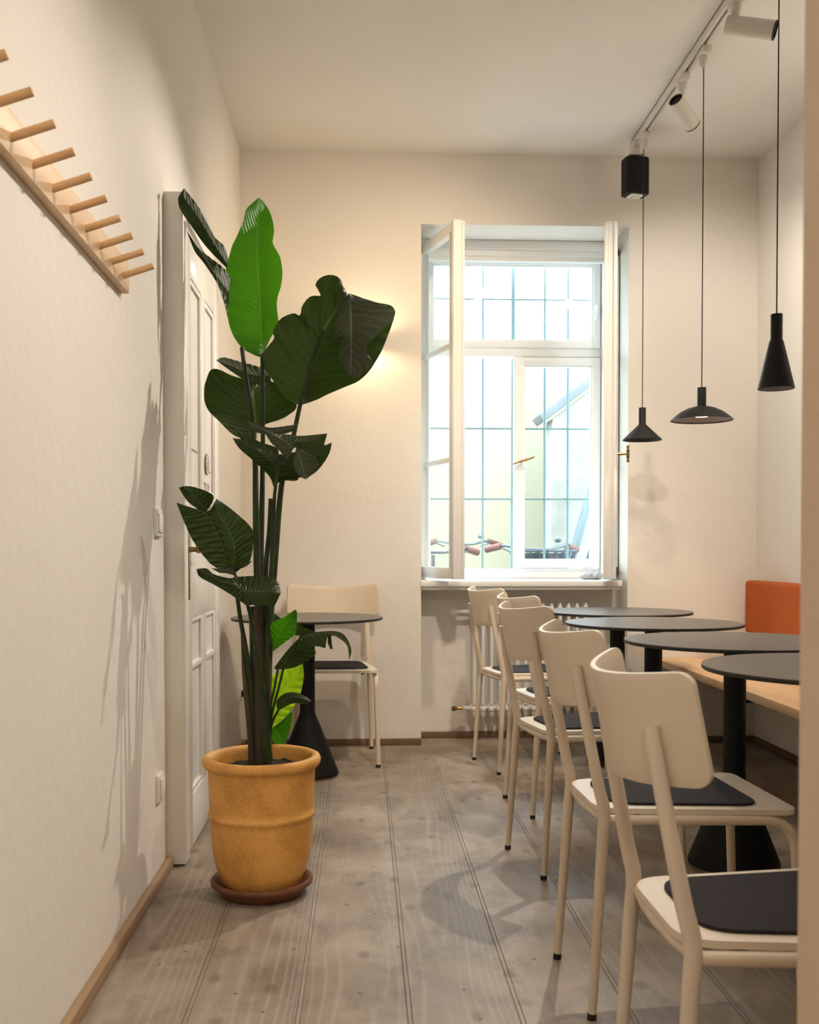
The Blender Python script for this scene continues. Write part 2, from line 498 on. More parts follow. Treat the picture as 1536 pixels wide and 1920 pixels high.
M['leaf_grey'] = leaf_mat('grey_sheen_leaf', (0.034, 0.042, 0.026), (0.062, 0.072, 0.046), 0.14, (0.08, 0.15, 0.02), 12)  # paler grey-green: whitish sheen of lit blades put into the colour
M['leaf_young'] = leaf_mat('backlit_green_leaf', (0.016, 0.065, 0.003), (0.026, 0.095, 0.005), 0.42, (0.10, 0.42, 0.004), 30)  # lighter green: backlight through the blade put into the colour
M['leaf_lime'] = leaf_mat('backlit_lime_leaf', (0.10, 0.20, 0.006), (0.15, 0.27, 0.010), 0.6, (0.45, 0.80, 0.015), 12)  # yellow-green glow of light from behind painted into the leaf colour
M['stalk'] = simple('leaf_stalk', (0.024, 0.040, 0.009), 0.5, spec=0.3, var=0.35, scale=14)
M['sheath'] = wood('dry_leaf_sheath', (0.018, 0.015, 0.007), (0.075, 0.050, 0.026), axis=2, scale=1.4, rough=0.6)

# ================================================================= SETTING
CEIL = 3.12
XL, XR, YB = -0.64, 2.11, 5.50
struct(MB().box(-1.2, 3.4, -3.4, 6.2, -0.12, 0).build('floor', M['floor'], smooth=0))
struct(MB().box(-1.2, 3.4, -3.4, 6.2, CEIL, CEIL + 0.15).build('ceiling', M['ceiling'], smooth=0))
struct(MB().box(XL - 0.3, XL, -3.4, YB + 0.6, 0, CEIL).build('wall_left', M['plaster'], smooth=0))
struct(MB().box(XR, XR + 0.3, 1.0, YB + 0.6, 0, CEIL).build('wall_right', M['plaster'], smooth=0))
WX0, WX1, WZ = 0.307, 1.412, 2.75
b = MB()
b.box(XL, WX0, YB, YB + 0.6, 0, CEIL)
b.box(WX1, XR, YB, YB + 0.6, 0, CEIL)
b.box(WX0, WX1, YB, YB + 0.6, WZ, CEIL)
b.box(WX0, WX1, YB + 0.20, YB + 0.6, 0, 0.838)
struct(b.build('wall_back', M['plaster'], smooth=0))
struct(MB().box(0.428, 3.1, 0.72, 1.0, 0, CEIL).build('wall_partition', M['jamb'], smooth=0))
struct(MB().box(3.0, 3.3, -3.4, 0.72, 0, CEIL).build('wall_front_right', M['plaster'], smooth=0))
struct(MB().box(-1.2, 3.4, -3.7, -3.4, 0, CEIL).build('wall_rear', M['plaster'], smooth=0))
# skirting
struct(MB().box(XL, XL + 0.024, -3.4, 3.39, 0, 0.038, 0.006).build('baseboard_left', M['skirt']))
struct(MB().box(XL, XL + 0.02, 4.32, YB, 0, 0.036, 0.005).build('baseboard_left_rear', M['skirt']))
struct(MB().box(XL, WX0 + 0.0, YB - 0.016, YB, 0, 0.036, 0.004).build('baseboard_back_left', M['base_wood']))
struct(MB().box(WX0, WX1, YB + 0.184, YB + 0.2, 0, 0.036, 0.004).build('baseboard_back_niche', M['base_wood']))
struct(MB().box(WX1, XR, YB - 0.016, YB, 0, 0.036, 0.004).build('baseboard_back_right', M['base_wood']))
struct(MB().box(XR - 0.016, XR, 1.0, YB, 0, 0.036, 0.004).build('baseboard_right', M['base_wood']))

# ---- the door in the left wall
t = MB()
t.box(XL - 0.01, XL + 0.062, 3.405, 3.475, 0.005, 2.19, 0.006)
t.box(XL - 0.01, XL + 0.055, 3.475, 4.30, 2.135, 2.19, 0.006)
struct(t.build('trim_1', M['casing']))
DX = -0.588
door = struct(empty('door_1', (DX, 3.49, 0)))
def door_leaf():
    y1, z1 = 0.80, 2.115
    b = MB()
    b.box(-0.04, -0.012, 0, y1, 0.012, z1)
    st = 0.115
    b.box(-0.012, 0, 0, st, 0.012, z1, 0.002)
    b.box(-0.012, 0, y1 - st, y1, 0.012, z1, 0.002)
    b.box(-0.013, -0.0012, y1 / 2 - 0.045, y1 / 2 + 0.045, 0.013, z1 - 0.001, 0.002)
    for a, c in ((0.012, 0.19), (0.80, 1.16), (1.20, 1.24), (z1 - 0.15, z1)):
        b.box(-0.0135, -0.0006, st - 0.003, y1 - st + 0.003, a, c, 0.002)
    b.box(-0.02, -0.002, st, y1 - st, 0.62, 0.64, 0.002)
    return b
door_leaf().build('door_panel', M['door'], door)
b = MB()
for y0, y1 in ((0.115, 0.355), (0.445, 0.685)):
    for z0, z1 in ((0.19, 0.80), (1.24, 1.965)):
        w = 0.018
        b.box(-0.013, -0.003, y0, y0 + w, z0, z1, 0.003)
        b.box(-0.013, -0.003, y1 - w, y1, z0, z1, 0.003)
        b.box(-0.0125, -0.0035, y0 + 0.001, y1 - 0.001, z0, z0 + w, 0.003)
        b.box(-0.0125, -0.0035, y0 + 0.001, y1 - 0.001, z1 - w, z1, 0.003)
b.build('door_moulding', M['white'], door)
b = MB()
b.box(-0.004, 0.004, 0.03, 0.062, 0.865, 1.13, 0.002)
b.build('lock_plate', M['brass'], door)
b = MB()
b.tube([(0, 0.046, 1.035), (0.028, 0.046, 1.035), (0.036, 0.05, 1.035), (0.04, 0.09, 1.034), (0.038, 0.145, 1.03)], [0.010, 0.008, 0.0085, 0.008, 0.006], 10)
b.sphere((0.034, 0.046, 1.035), 0.013)
b.build('door_handle', M['brass'], door)
b = MB().lathe([(0, 0), (0.0375, 0), (0.0375, 0.004), (0, 0.004)], (0.0, 0.452, 1.354), 40, (1, 0, 0))
sg = b.build('toilet_sign', M['plastic'], door)
b = MB()
bm = bmesh.new()
bmesh.ops.create_circle(bm, segments=40, radius=0.0375); bm.free()
ringp = [(0.003, 0.452 + 0.0375 * math.cos(a * PI / 20), 1.354 + 0.0375 * math.sin(a * PI / 20)) for a in range(41)]
b.tube(ringp, 0.0022, 6, cap=False)
b.build('sign_rim', M['ring'], sg)
b = MB()
b.sphere((0.0045, 0.452, 1.373), 0.0065, 0.3)
b.poly([(-0.009, -0.022), (0.009, -0.022), (0.006, 0.010), (-0.006, 0.010)], 0, 0.002, Matrix(((0, 0, 1, 0.0042), (1, 0, 0, 0.452), (0, 1, 0, 1.354), (0, 0, 0, 1))))
b.build('sign_figure', M['ink'], sg)
def text_obj(name, s, size, loc, rot, mat, parent=None, ext=0.0006):
    cu = bpy.data.curves.new(name, 'FONT')
    cu.body = s; cu.size = size; cu.extrude = ext; cu.align_x = 'CENTER'; cu.align_y = 'CENTER'
    tmp = bpy.data.objects.new('tmp_text', cu)
    COL.objects.link(tmp)
    bpy.context.view_layer.update()
    me = bpy.data.meshes.new_from_object(tmp)
    bpy.data.objects.remove(tmp)
    me.name = name
    me.materials.clear(); me.materials.append(mat)
    o = bpy.data.objects.new(name, me)
    COL.objects.link(o)
    o.location = loc; o.rotation_euler = rot
    if parent: o.parent = parent
    return o
text_obj('door_lettering', 'TOP', 0.06, (0.002, 0.452, 1.262), (PI / 2, 0, PI / 2), M['ink'], door)
b = MB()
b.box(-0.012, -0.009, 0.16, 0.31, 1.385, 1.389)
b.box(-0.012, -0.009, 0.49, 0.64, 1.335, 1.339)
b.build('pencil_mark', M['ink'], door)

# ---- window
win = struct(empty('window_1', (0, 0, 0)))
YI, YO = 5.76, 6.03
b = MB()      # inner frame that carries the two casements
b.box(WX0, WX0 + 0.045, YI, YI + 0.06, 0.868, WZ, 0.004)
b.box(WX1 - 0.045, WX1, YI, YI + 0.06, 0.868, WZ, 0.004)
b.box(WX0 + 0.001, WX1 - 0.001, YI + 0.001, YI + 0.059, 2.70, WZ - 0.001, 0.004)
b.box(WX0, WX1, YI + 0.015, YI + 0.06, 2.665, 2.705, 0.008)
b.box(WX0, WX1, YI + 0.025, YI + 0.06, 2.64, 2.67, 0.006)
b.box(WX0, WX1, YI + 0.06, YO + 0.06, 2.72, WZ)
b.box(WX0, WX0 + 0.03, YI + 0.06, YO + 0.06, 0.868, WZ)
b.box(WX1 - 0.03, WX1, YI + 0.06, YO + 0.06, 0.868, WZ)
b.build('inner_frame', M['sash'], win)
b = MB()      # outer frame with transom and mullion
x0, x1 = 0.337, WX1 - 0.01
b.box(x0, x0 + 0.03, YO, YO + 0.06, 0.868, 2.74, 0.004)
b.box(x1 - 0.03, x1, YO, YO + 0.06, 0.868, 2.74, 0.004)
b.box(x0, x1, YO + 0.001, YO + 0.059, 2.72, 2.75, 0.004)
b.box(x0, x1, YO - 0.01, YO + 0.06, 2.155, 2.215, 0.008)
b.box(x0, x1, YO + 0.001, YO + 0.059, 0.869, 0.925, 0.004)
b.build('outer_frame', M['sash'], win)
def sash_ring(x0, x1, z0, z1, w, y0, y1):
    b = MB()
    b.box(x0, x0 + w, y0, y1, z0, z1, 0.004)
    b.box(x1 - w, x1, y0, y1, z0, z1, 0.004)
    b.box(x0 + 0.001, x1 - 0.001, y0 + 0.001, y1 - 0.001, z0 + 0.001, z0 + w, 0.004)
    b.box(x0 + 0.001, x1 - 0.001, y0 + 0.001, y1 - 0.001, z1 - w, z1 - 0.001, 0.004)
    b.box(x0 + w - 0.004, x0 + w + 0.008, y0 + 0.012, y1, z0 + w, z1 - w)
    b.box(x1 - w - 0.008, x1 - w + 0.004, y0 + 0.012, y1, z0 + w, z1 - w)
    b.box(x0 + w, x1 - w, y0 + 0.013, y1 - 0.001, z0 + w - 0.004, z0 + w + 0.008)
    b.box(x0 + w, x1 - w, y0 + 0.013, y1 - 0.001, z1 - w - 0.008, z1 - w + 0.004)
    return b
sx = sash_ring(0.36, 1.378, 2.205, 2.725, 0.042, YO - 0.025, YO + 0.02).build('top_sash', M['sash'], win)
MB().box(0.39, 1.35, YO, YO + 0.004, 2.24, 2.69).build('glass', M['glass'], sx, smooth=0)
MB().tube([(1.352, YO - 0.03, 2.45), (1.352, YO - 0.045, 2.43), (1.352, YO - 0.03, 2.37)], 0.009, 8).build('window_stay', M['sash'], sx)
sr = sash_ring(0.885, 1.378, 0.93, 2.15, 0.046, YO - 0.03, YO + 0.015)
sr.box(0.868, 0.915, YO - 0.042, YO - 0.02, 0.93, 2.15, 0.006)
sr = sr.build('closed_sash', M['sash'], win)
MB().box(0.925, 1.34, YO, YO + 0.004, 0.97, 2.11).build('glass', M['glass'], sr, smooth=0)
hb = MB()
hb.tube([(0.858 + 0.128 * i / 8, YO - 0.085, 1.528 + 0.043 * i / 8) for i in range(9)], [0.003, 0.006, 0.0045, 0.0075, 0.006, 0.009, 0.0065, 0.008, 0.003], 8)
hb.tube([(0.915, YO - 0.042, 1.547), (0.915, YO - 0.085, 1.547)], 0.006, 8)
hb.build('window_handle', M['brass'], sr)
hb = MB().lathe([(0, 0), (0.02, 0), (0.02, 0.006), (0.012, 0.009), (0, 0.009)], (0.9, YO - 0.044, 1.52), 20, (0, -1, 0))
hb.build('handle_rose', M['sash'], sr)
# open left outer sash, swung outward
so = sash_ring(0, 0.47, 0.93, 2.15, 0.046, -0.02, 0.02).build('open_outer_sash', M['sash'], win)
so.location = (0.372, YO + 0.06, 0); so.rotation_euler = (0, 0, R(86))
MB().box(0.04, 0.43, -0.002, 0.002, 0.97, 2.11).build('glass', M['glass'], so, smooth=0)
# the two tall inner casements standing open into the room
def casement(name, loc, ang, flip):
    w = 0.515
    b = MB()
    s = -1 if flip else 1
    def bx(a, c, y0, y1, z0, z1, bev=0.004):
        lo, hi = sorted((a * s, c * s))
        b.box(lo, hi, y0, y1, z0, z1, bev)
    bx(0, 0.05, -0.022, 0.022, 0.885, 2.70)
    bx(w - 0.05, w, -0.022, 0.022, 0.885, 2.70)
    bx(w - 0.022, w + 0.012, -0.035, -0.015, 0.885, 2.695, 0.006)
    bx(w - 0.03, w + 0.006, 0.015, 0.032, 0.885, 2.695, 0.006)
    bx(0.001, w - 0.001, -0.021, 0.021, 0.886, 0.945)
    bx(0.001, w - 0.001, -0.021, 0.021, 2.645, 2.699)
    for z in (1.50, 2.085):
        bx(0.045, w - 0.045, -0.012, 0.012, z - 0.012, z + 0.012, 0.003)
    bx(0.045, 0.058, -0.03, -0.01, 0.94, 2.65, 0.003)
    bx(w - 0.058, w - 0.045, -0.03, -0.01, 0.94, 2.65, 0.003)
    o = b.build(name, M['sash'], win)
    o.location = loc; o.rotation_euler = (0, 0, ang)
    g = MB()
    lo, hi = sorted((0.045 * s, (w - 0.045) * s))
    g.box(lo, hi, -0.002, 0.002, 0.94, 2.65)
    g.build('glass', M['glass'], o, smooth=0)
    return o, s, w
cl, _, _ = casement('left_casement', (0.325, YI - 0.012, 0), R(-72), False)
cr, s, w = casement('right_casement', (1.392, YI - 0.012, 0), R(74.5), True)
hb = MB()
hb.tube([(-w + 0.025, -0.02, 1.525), (-w + 0.025, -0.088, 1.525)], [0.009, 0.006], 8)
hb.lathe([(0, -0.045), (0.006, -0.043), (0.009, -0.036), (0.005, -0.028), (0.009, -0.016), (0.007, 0), (0.009, 0.016), (0.005, 0.028), (0.009, 0.036), (0.006, 0.043), (0, 0.045)], (-w + 0.025, -0.09, 1.525), 12)
hb.build('casement_handle', M['brass'], cr)
MB().poly(rpoly([(-0.022, -0.07), (0.022, -0.07), (0.022, 0.07), (-0.022, 0.07)], 0.012), 0, 0.012, Matrix(((1, 0, 0, -w + 0.025), (0, 0, 1, -0.038), (0, 1, 0, 1.52), (0, 0, 0, 1)))).build('handle_plate', M['sash'], cr)
# sill
b = MB()
b.box(WX0 - 0.004, WX1 - 0.03, YB - 0.012, YI + 0.02, 0.84, 0.872, 0.006)
b.box(WX0, WX1, YI, YO + 0.08, 0.838, 0.868)
b.box(WX0 + 0.004, WX1 - 0.035, YB + 0.005, YB + 0.03, 0.822, 0.842, 0.006)
b.build('window_sill', M['sash'], win)

# ---- security grille outside
g = empty('security_grille', (0, 6.27, 0.85), label='pale blue-green iron bar grille outside the window panes', cat='window grille')
for x, r in ((0.53, 0.006), (0.722, 0.0075), (0.905, 0.013), (1.098, 0.0075), (1.24, 0.0075)):
    MB().tube([(x, 0, 0.0), (x, 0, 1.98)], r, 8).build('vertical_bar', M['grille'], g)
for z in (2.545, 1.768, 1.343):
    MB().box(0.28, 1.44, -0.004, 0.004, z - 0.85 - 0.005, z - 0.85 + 0.005).build('horizontal_bar', M['grille'], g)

# ---- courtyard
struct(MB().box(-8, 10, 6.5, 22, -0.6, -0.4).build('courtyard_ground', M['yard'], smooth=0))
struct(MB().box(-2, 3.4, 6.10, 6.5, -0.6, 0.80).build('outer_wall_below_window', M['facade'], smooth=0))
struct(MB().box(-8, 10, 10.2, 10.5, -0.6, 3.27).build('courtyard_wall', M['facade'], smooth=0))
e = empty('lean_to_gable', (1.59, 8.85, -0.4), label='pale rendered outbuilding gable with a sloping grey coping seen through right pane', cat='outbuilding')
MB().poly([(0, 0), (2.5, 0), (2.5, 4.4), (0.03, 2.56)], 0, 0.3, Matrix(((1, 0, 0, 0), (0, 0, 1, 0), (0, 1, 0, 0), (0, 0, 0, 1)))).build('gable_wall', M['stain'], e, smooth=0)
cp = MB().box(0, 3.2, -0.06, 0.34, 0, 0.075, 0.01).build('coping', M['coping'], e)
cp.location = (-0.05, 0, 2.53); cp.rotation_euler = (0, -R(37), 0)
for k, (xa, xb, w) in enumerate(((1.60, 2.04, 0.06), (1.76, 2.20, 0.06))):
    a = Vector((xa, 8.50, 0.58)); c = Vector((xb, 8.55, 2.03))
    d = (c - a)
    o = MB().box(-w, w, -0.02, 0.02, -1.05, d.length, 0.004).build('wooden_plank', M['plank_out'])
    o.location = a
    o.rotation_euler = d.to_track_quat('Z', 'Y').to_euler()
    tag(o, ('left one of two weathered grey planks leaning outside the right window pane', 'right one of two weathered grey planks leaning outside the right window pane')[k], 'plank')

# ---- bicycles outside, only handlebars rise above the sill
def bicycle(loc, rz, label, basket=False, dz=0.0):
    e = empty('bicycle', loc, rz, label, 'bicycle', 'bicycles parked outside the window')
    for wx in (-0.52, 0.52):
        w = MB()
        w.tube([(wx + 0.32 * math.cos(a * PI / 16), 0, 0.34 + 0.32 * math.sin(a * PI / 16)) for a in range(33)], 0.018, 8, cap=False)
        for a in range(0, 16):
            w.tube([(wx, 0, 0.34), (wx + 0.31 * math.cos(a * PI / 8), 0, 0.34 + 0.31 * math.sin(a * PI / 8))], 0.0015, 4)
        w.build('wheel', M['rubber'], e)
    f = MB()
    for a, c in (((-0.52, 0, 0.34), (-0.12, 0, 0.30)), ((-0.12, 0, 0.30), (-0.24, 0, 0.85)), ((-0.52, 0, 0.34), (-0.2, 0, 0.75)), ((-0.12, 0, 0.30), (0.36, 0, 0.78)), ((-0.2, 0, 0.72), (0.35, 0, 0.86)), ((0.34, 0, 0.98), (0.40, 0, 0.70)), ((0.40, 0, 0.70), (0.52, 0, 0.34))):
        f.tube([a, c], 0.016, 8)
    f.build('frame', M['steel'], e)
    MB().sphere((-0.26, 0, 0.9), 0.1, 1.3, 0.75, 0.32).build('saddle', M['rubber'], e)
    h = MB()
    z = 1.16 + dz
    h.tube([(0.34, 0, 0.95), (0.33, 0, z - 0.05)], 0.013, 8)
    h.tube([(0.20, -0.29, z - 0.02), (0.28, -0.22, z), (0.36, -0.08, z - 0.03), (0.36, 0.08, z - 0.03), (0.28, 0.22, z), (0.20, 0.29, z - 0.02)], 0.011, 8)
    h.tube([(0.24, -0.16, z - 0.05), (0.30, -0.24, z - 0.02)], 0.006, 6)
    h.tube([(0.24, 0.16, z - 0.05), (0.30, 0.24, z - 0.02)], 0.006, 6)
    hb = h.build('handlebar', M['steel'], e)
    for sgn in (-1, 1):
        MB().tube([(0.26, sgn * 0.235, z - 0.004), (0.16, sgn * 0.33, z - 0.03)], [0.024, 0.026], 10).build('grip', M['grip'], hb)
    MB().sphere((0.30, 0.16, z + 0.04), 0.028, 1, 1, 0.8).build('bell', M['steel'], hb)
    if basket:
        k = MB()
        for zz, r in ((0, 0.13), (0.06, 0.145), (0.12, 0.16), (0.18, 0.175)):
            k.tube([(0.55 + r * math.cos(a * PI / 12), r * 1.3 * math.sin(a * PI / 12), z - 0.22 + zz) for a in range(25)], 0.008, 6, cap=False)
        for a in range(24):
            k.tube([(0.55 + 0.13 * math.cos(a * PI / 12), 0.169 * math.sin(a * PI / 12), z - 0.22), (0.55 + 0.175 * math.cos(a * PI / 12), 0.2275 * math.sin(a * PI / 12), z - 0.04)], 0.006, 5)
        k.lathe([(0.0, 0), (0.13, 0), (0.17, 0.165), (0.165, 0.165), (0.125, 0.01), (0, 0.01)], (0.55, 0, z - 0.22), 24)
        k.build('basket', M['wicker'], e)
    return e
bicycle((0.49, 7.60, -0.4), R(-90), 'bicycle outside the open left pane, brown grips just above the sill', dz=0.29)
bicycle((1.21, 7.62, -0.4), R(-88), 'bicycle with a dark wicker basket outside the right pane', basket=True, dz=0.31)
bicycle((0.88, 9.45, -0.4), R(-90), 'rearmost bicycle by the courtyard wall, between the other two', dz=0.36)

# ================================================================= OBJECTS
# ---- chairs
def arc(u, half=0.205, sag=0.098):
    t = u / half
    return -0.235 + 0.0 - sag * (1 - t * t)
def make_chair():
    e = empty('dining_chair')
    # seat shell: trapezoid, wider at the front
    pts = rpoly([(-0.215, -0.150), (0.225, -0.205), (0.225, 0.205), (-0.215, 0.150)], [0.07, 0.035, 0.035, 0.07], 8)
    MB().poly(pts, 0.448, 0.460).build('seat', M['seat'], e, smooth=50)
    # curved backrest
    b = bmesh.new()
    nU, nZ = 40, 8
    half = 0.210
    zlo, zhi, rc = 0.677, 0.843, 0.022
    grid = []
    for i in range(nU + 1):
        u = -half + 2 * half * (0.5 - 0.5 * math.cos(PI * i / nU))
        edge = half - abs(u)
        d = 0 if edge >= rc else rc - math.sqrt(max(0, rc * rc - (rc - edge) ** 2))
        col = []
        for j in range(nZ + 1):
            z = zlo + d + (zhi - zlo - 2 * d) * j / nZ
            x = -0.178 - (z - 0.46) * 0.20 + 0.034 - 0.088 * (1 - (u / half) ** 2)
            col.append(b.verts.new((x, u, z + 0.019 * (u / half) ** 2)))
        grid.append(col)
    for i in range(nU):
        for j in range(nZ):
            b.faces.new((grid[i][j], grid[i + 1][j], grid[i + 1][j + 1], grid[i][j + 1]))
    mb = MB(); mb.bm = b
    o = mb.build('backrest', M['cream'], e, smooth=60)
    sd = o.modifiers.new('thick', 'SOLIDIFY'); sd.thickness = 0.009; sd.offset = 0
    bv = o.modifiers.new('soft', 'BEVEL'); bv.width = 0.002; bv.segments = 2; bv.limit_method = 'ANGLE'
    for sgn in (-1, 1):
        kx, ky = -0.203, sgn * 0.164
        # rear leg with back post in one bent tube, tapering to the foot
        pts = [(-0.264, sgn * 0.150, 0.775), (-0.240, sgn * 0.156, 0.64), (-0.215, sgn * 0.161, 0.51), (-0.205, sgn * 0.164, 0.47), (-0.203, sgn * 0.166, 0.44), (-0.207, sgn * 0.168, 0.40), (-0.232, sgn * 0.177, 0.012)]
        rr = [0.0115, 0.0125, 0.0135, 0.014, 0.014, 0.0135, 0.0095]
        l = MB().tube(pts, rr, 14).build('leg', M['cream'], e, smooth=60)
        MB().tube([(-0.2322, sgn * 0.177, 0.014), (-0.233, sgn * 0.177, 0.0)], 0.0105, 12).build('foot_cap', M['rubber'], l)
        pts = [(-0.195, sgn * 0.160, 0.436), (0.0, sgn * 0.178, 0.436), (0.155, sgn * 0.190, 0.436)]
        cx, cz, rb = 0.155, 0.371, 0.065
        for a in range(1, 9):
            an = a * PI / 16
            pts.append((cx + rb * math.sin(an), sgn * (0.190 + 0.004 * a / 8), cz + rb * math.cos(an)))
        pts.append((0.235, sgn * 0.202, 0.012))
        l = MB().tube(pts, [0.0115] * (len(pts) - 1) + [0.0095], 14).build('leg', M['cream'], e, smooth=60)
        MB().tube([(0.2352, sgn * 0.202, 0.014), (0.2355, sgn * 0.202, 0.0)], 0.0105, 12).build('foot_cap', M['rubber'], l)
    f = MB()
    f.tube([(-0.195, -0.158, 0.436), (-0.205, -0.08, 0.436), (-0.208, 0, 0.436), (-0.205, 0.08, 0.436), (-0.195, 0.158, 0.436)], 0.0105, 12)
    f.build('seat_frame', M['cream'], e, smooth=60)
    for sgn in (-1, 1):
        for x in (-0.12, 0.1):
            MB().lathe([(0, 0), (0.008, 0), (0.008, 0.020), (0, 0.020)], (x, sgn * 0.135, 0.428), 12).build('seat_buffer', M['rubber'], e)
    return e
def make_pad():
    pts = rpoly([(-0.175, -0.125), (0.155, -0.165), (0.155, 0.165), (-0.175, 0.125)], [0.07, 0.05, 0.05, 0.07], 10)
    o = MB().poly(pts, 0.4605, 0.4665).build('seat_pad', M['felt'], smooth=50)
    bv = o.modifiers.new('soft', 'BEVEL'); bv.width = 0.002; bv.segments = 2; bv.limit_method = 'ANGLE'
    return o
CH = [
 (0.680, 1.640, 0.5, 0.97, 'cream dining chair nearest the camera, cut off by the right wall edge', 'dark grey felt pad on the nearest chair'),
 (0.728, 2.425, 2, 0.97, 'second cream dining chair from the camera, its whole seat in view', 'dark grey felt pad on the second chair from the camera'),
 (0.760, 3.430, 11, 0.97, 'third cream dining chair from the camera, middle of the row of five', 'grey felt pad on the middle chair of the row'),
 (0.850, 4.165, 10, 0.97, 'fourth cream dining chair from the camera, mostly behind the middle one', 'grey felt pad on the fourth chair of the row'),
 (0.812, 4.965, 12.5, 1.0, 'farthest cream dining chair of the row, right in front of the radiator', 'bluish lit felt pad on the chair by the radiator'),
 (-0.155, 5.165, -90, 1.12, 'cream dining chair facing the camera against the back wall behind the small round table', 'grey felt pad on the chair against the back wall'),
]
chair0, pad0 = make_chair(), make_pad()
for i, (x, y, a, sy, lab, plab) in enumerate(CH):
    c = chair0 if i == 0 else copy_tree(chair0)
    p_ = pad0 if i == 0 else copy_tree(pad0)
    for o in (c, p_):
        o.location = (x, y, 0); o.rotation_euler = (0, 0, R(a)); o.scale = (1, sy, 1)
    tag(c, lab, 'chair', 'cream metal dining chairs')
    tag(p_, plab, 'seat pad', 'felt seat pads on the dining chairs')

# ---- tables
def make_table():
    e = empty('round_table')
    MB().lathe([(0, 0.728), (0.352, 0.728), (0.355, 0.7305), (0.355, 0.7375)], seg=96).build('edge_band', M['edge'], e)
    MB().lathe([(0.355, 0.7375), (0.3545, 0.740), (0, 0.740)], seg=96).build('tabletop', M['top'], e)
    MB().lathe([(0, 0.727), (0.09, 0.727), (0.09, 0.719), (0, 0.719)], seg=32).build('top_plate', M['black'], e)
    MB().lathe([(0.0355, 0.722), (0.0355, 0.31), (0.0375, 0.292), (0.043, 0.276), (0.055, 0.25), (0.142, 0.030), (0.146, 0.016), (0.146, 0.010), (0, 0.010)], seg=48).build('pedestal', M['black'], e, smooth=25)
    MB().lathe([(0.138, 0.0), (0.140, 0.012), (0.12, 0.012), (0.12, 0.0)], seg=48).build('foot_ring', M['skirt'], e)
    MB().tube([(0.12 * math.cos(0.2 + a * 0.35) * 0 - 0.13 + 0.012 * math.cos(a), 0, 0.722 + 0.012 * math.sin(a)) for a in [PI + i * PI / 8 for i in range(9)]], 0.002, 6).build('bag_hook', M['black'], e)
    return e
TB = [
 (1.215, 2.55, 'round dark table nearest the camera, only its left edge in view', 1),
 (1.210, 3.33, 'second round dark table from the camera, its black flared pedestal fully in view', 1),
 (1.178, 4.17, 'third round dark table from the camera, behind the middle chairs', 1),
 (1.228, 4.97, 'farthest round dark table of the row, nearest the radiator', 1),
 (-0.255, 4.76, 'small round dark table behind the potted plant by the back wall', 0.97),
]
table0 = make_table()
for i, (x, y, lab, sc) in enumerate(TB):
    c = table0 if i == 0 else copy_tree(table0)
    c.location = (x, y, 0)
    c.scale = (sc, sc, 0.985 if sc < 1 else 1)
    tag(c, lab, 'table', 'round tables on flared black pedestals')

# ---- bench and backrest
e = empty('wall_bench', (1.84, 3.3, 0), label='pale wooden bench seat running along the right wall', cat='bench')
MB().box(-0.28, 0.268, -2.25, 1.70, 0.424, 0.46, 0.003).build('seat_board', M['bench'], e)
MB().box(-0.285, 0.268, 1.704, 2.195, 0.424, 0.46, 0.003).build('seat_board', M['bench'], e)
for y in (-2.0, -0.7, 0.6, 1.9):
    MB().box(0.0, 0.268, y - 0.02, y + 0.02, 0.26, 0.424, 0.002).build('bracket', M['black'], e)
o = MB().box(-0.04, 0.04, -0.65, 0.65, -0.14, 0.14, 0.022, 5).build('back_cushion', M['fabric'], smooth=70, loc=(2.068, 4.80, 0.735))
tag(o, 'orange wool backrest cushion fixed on the right wall above the bench', 'cushion')

# ---- radiator
e = empty('radiator', (0.60, 5.62, 0), label='white cast iron column radiator in the niche below the window', cat='radiator')
for k in range(14):
    x = k * 0.0465
    c = MB()
    for dy in (-0.045, 0.045):
        c.tube([(x, dy, 0.20), (x, dy, 0.70)], 0.0095, 10)
    for z, s in ((0.175, -1), (0.70, 1)):
        c.sphere((x, 0, z), 0.022, 1.0, 2.9, 1.35, 14, 8)
        c.lathe([(0.016, 0), (0.012, 0.022), (0.004, 0.036), (0, 0.038)], (x, -0.045, z + s * 0.012), 12, (0, 0, s))
        c.lathe([(0.016, 0), (0.012, 0.022), (0.004, 0.036), (0, 0.038)], (x, 0.045, z + s * 0.012), 12, (0, 0, s))
    c.build('radiator_column', M['white'], e, smooth=60)
for z in (0.175, 0.70):
    MB().tube([(-0.06, 0, z), (0.64, 0, z)], 0.013, 12).build('header_pipe', M['white'], e)
v = MB()
v.tube([(-0.06, 0, 0.70), (-0.10, 0, 0.70)], 0.010, 10)
v.lathe([(0, 0), (0.020, 0), (0.022, 0.012), (0.020, 0.028), (0, 0.03)], (-0.095, -0.006, 0.70), 8, (-0.7, -0.7, 0))
v.build('valve', M['plastic'], e)
v = MB()
v.tube([(-0.06, 0, 0.175), (-0.10, 0, 0.175)], 0.008, 10)
v.lathe([(0, 0), (0.013, 0), (0.014, 0.018), (0, 0.02)], (-0.10, -0.004, 0.175), 10, (-0.7, -0.7, 0))
v.build('return_valve', M['brass'], e)

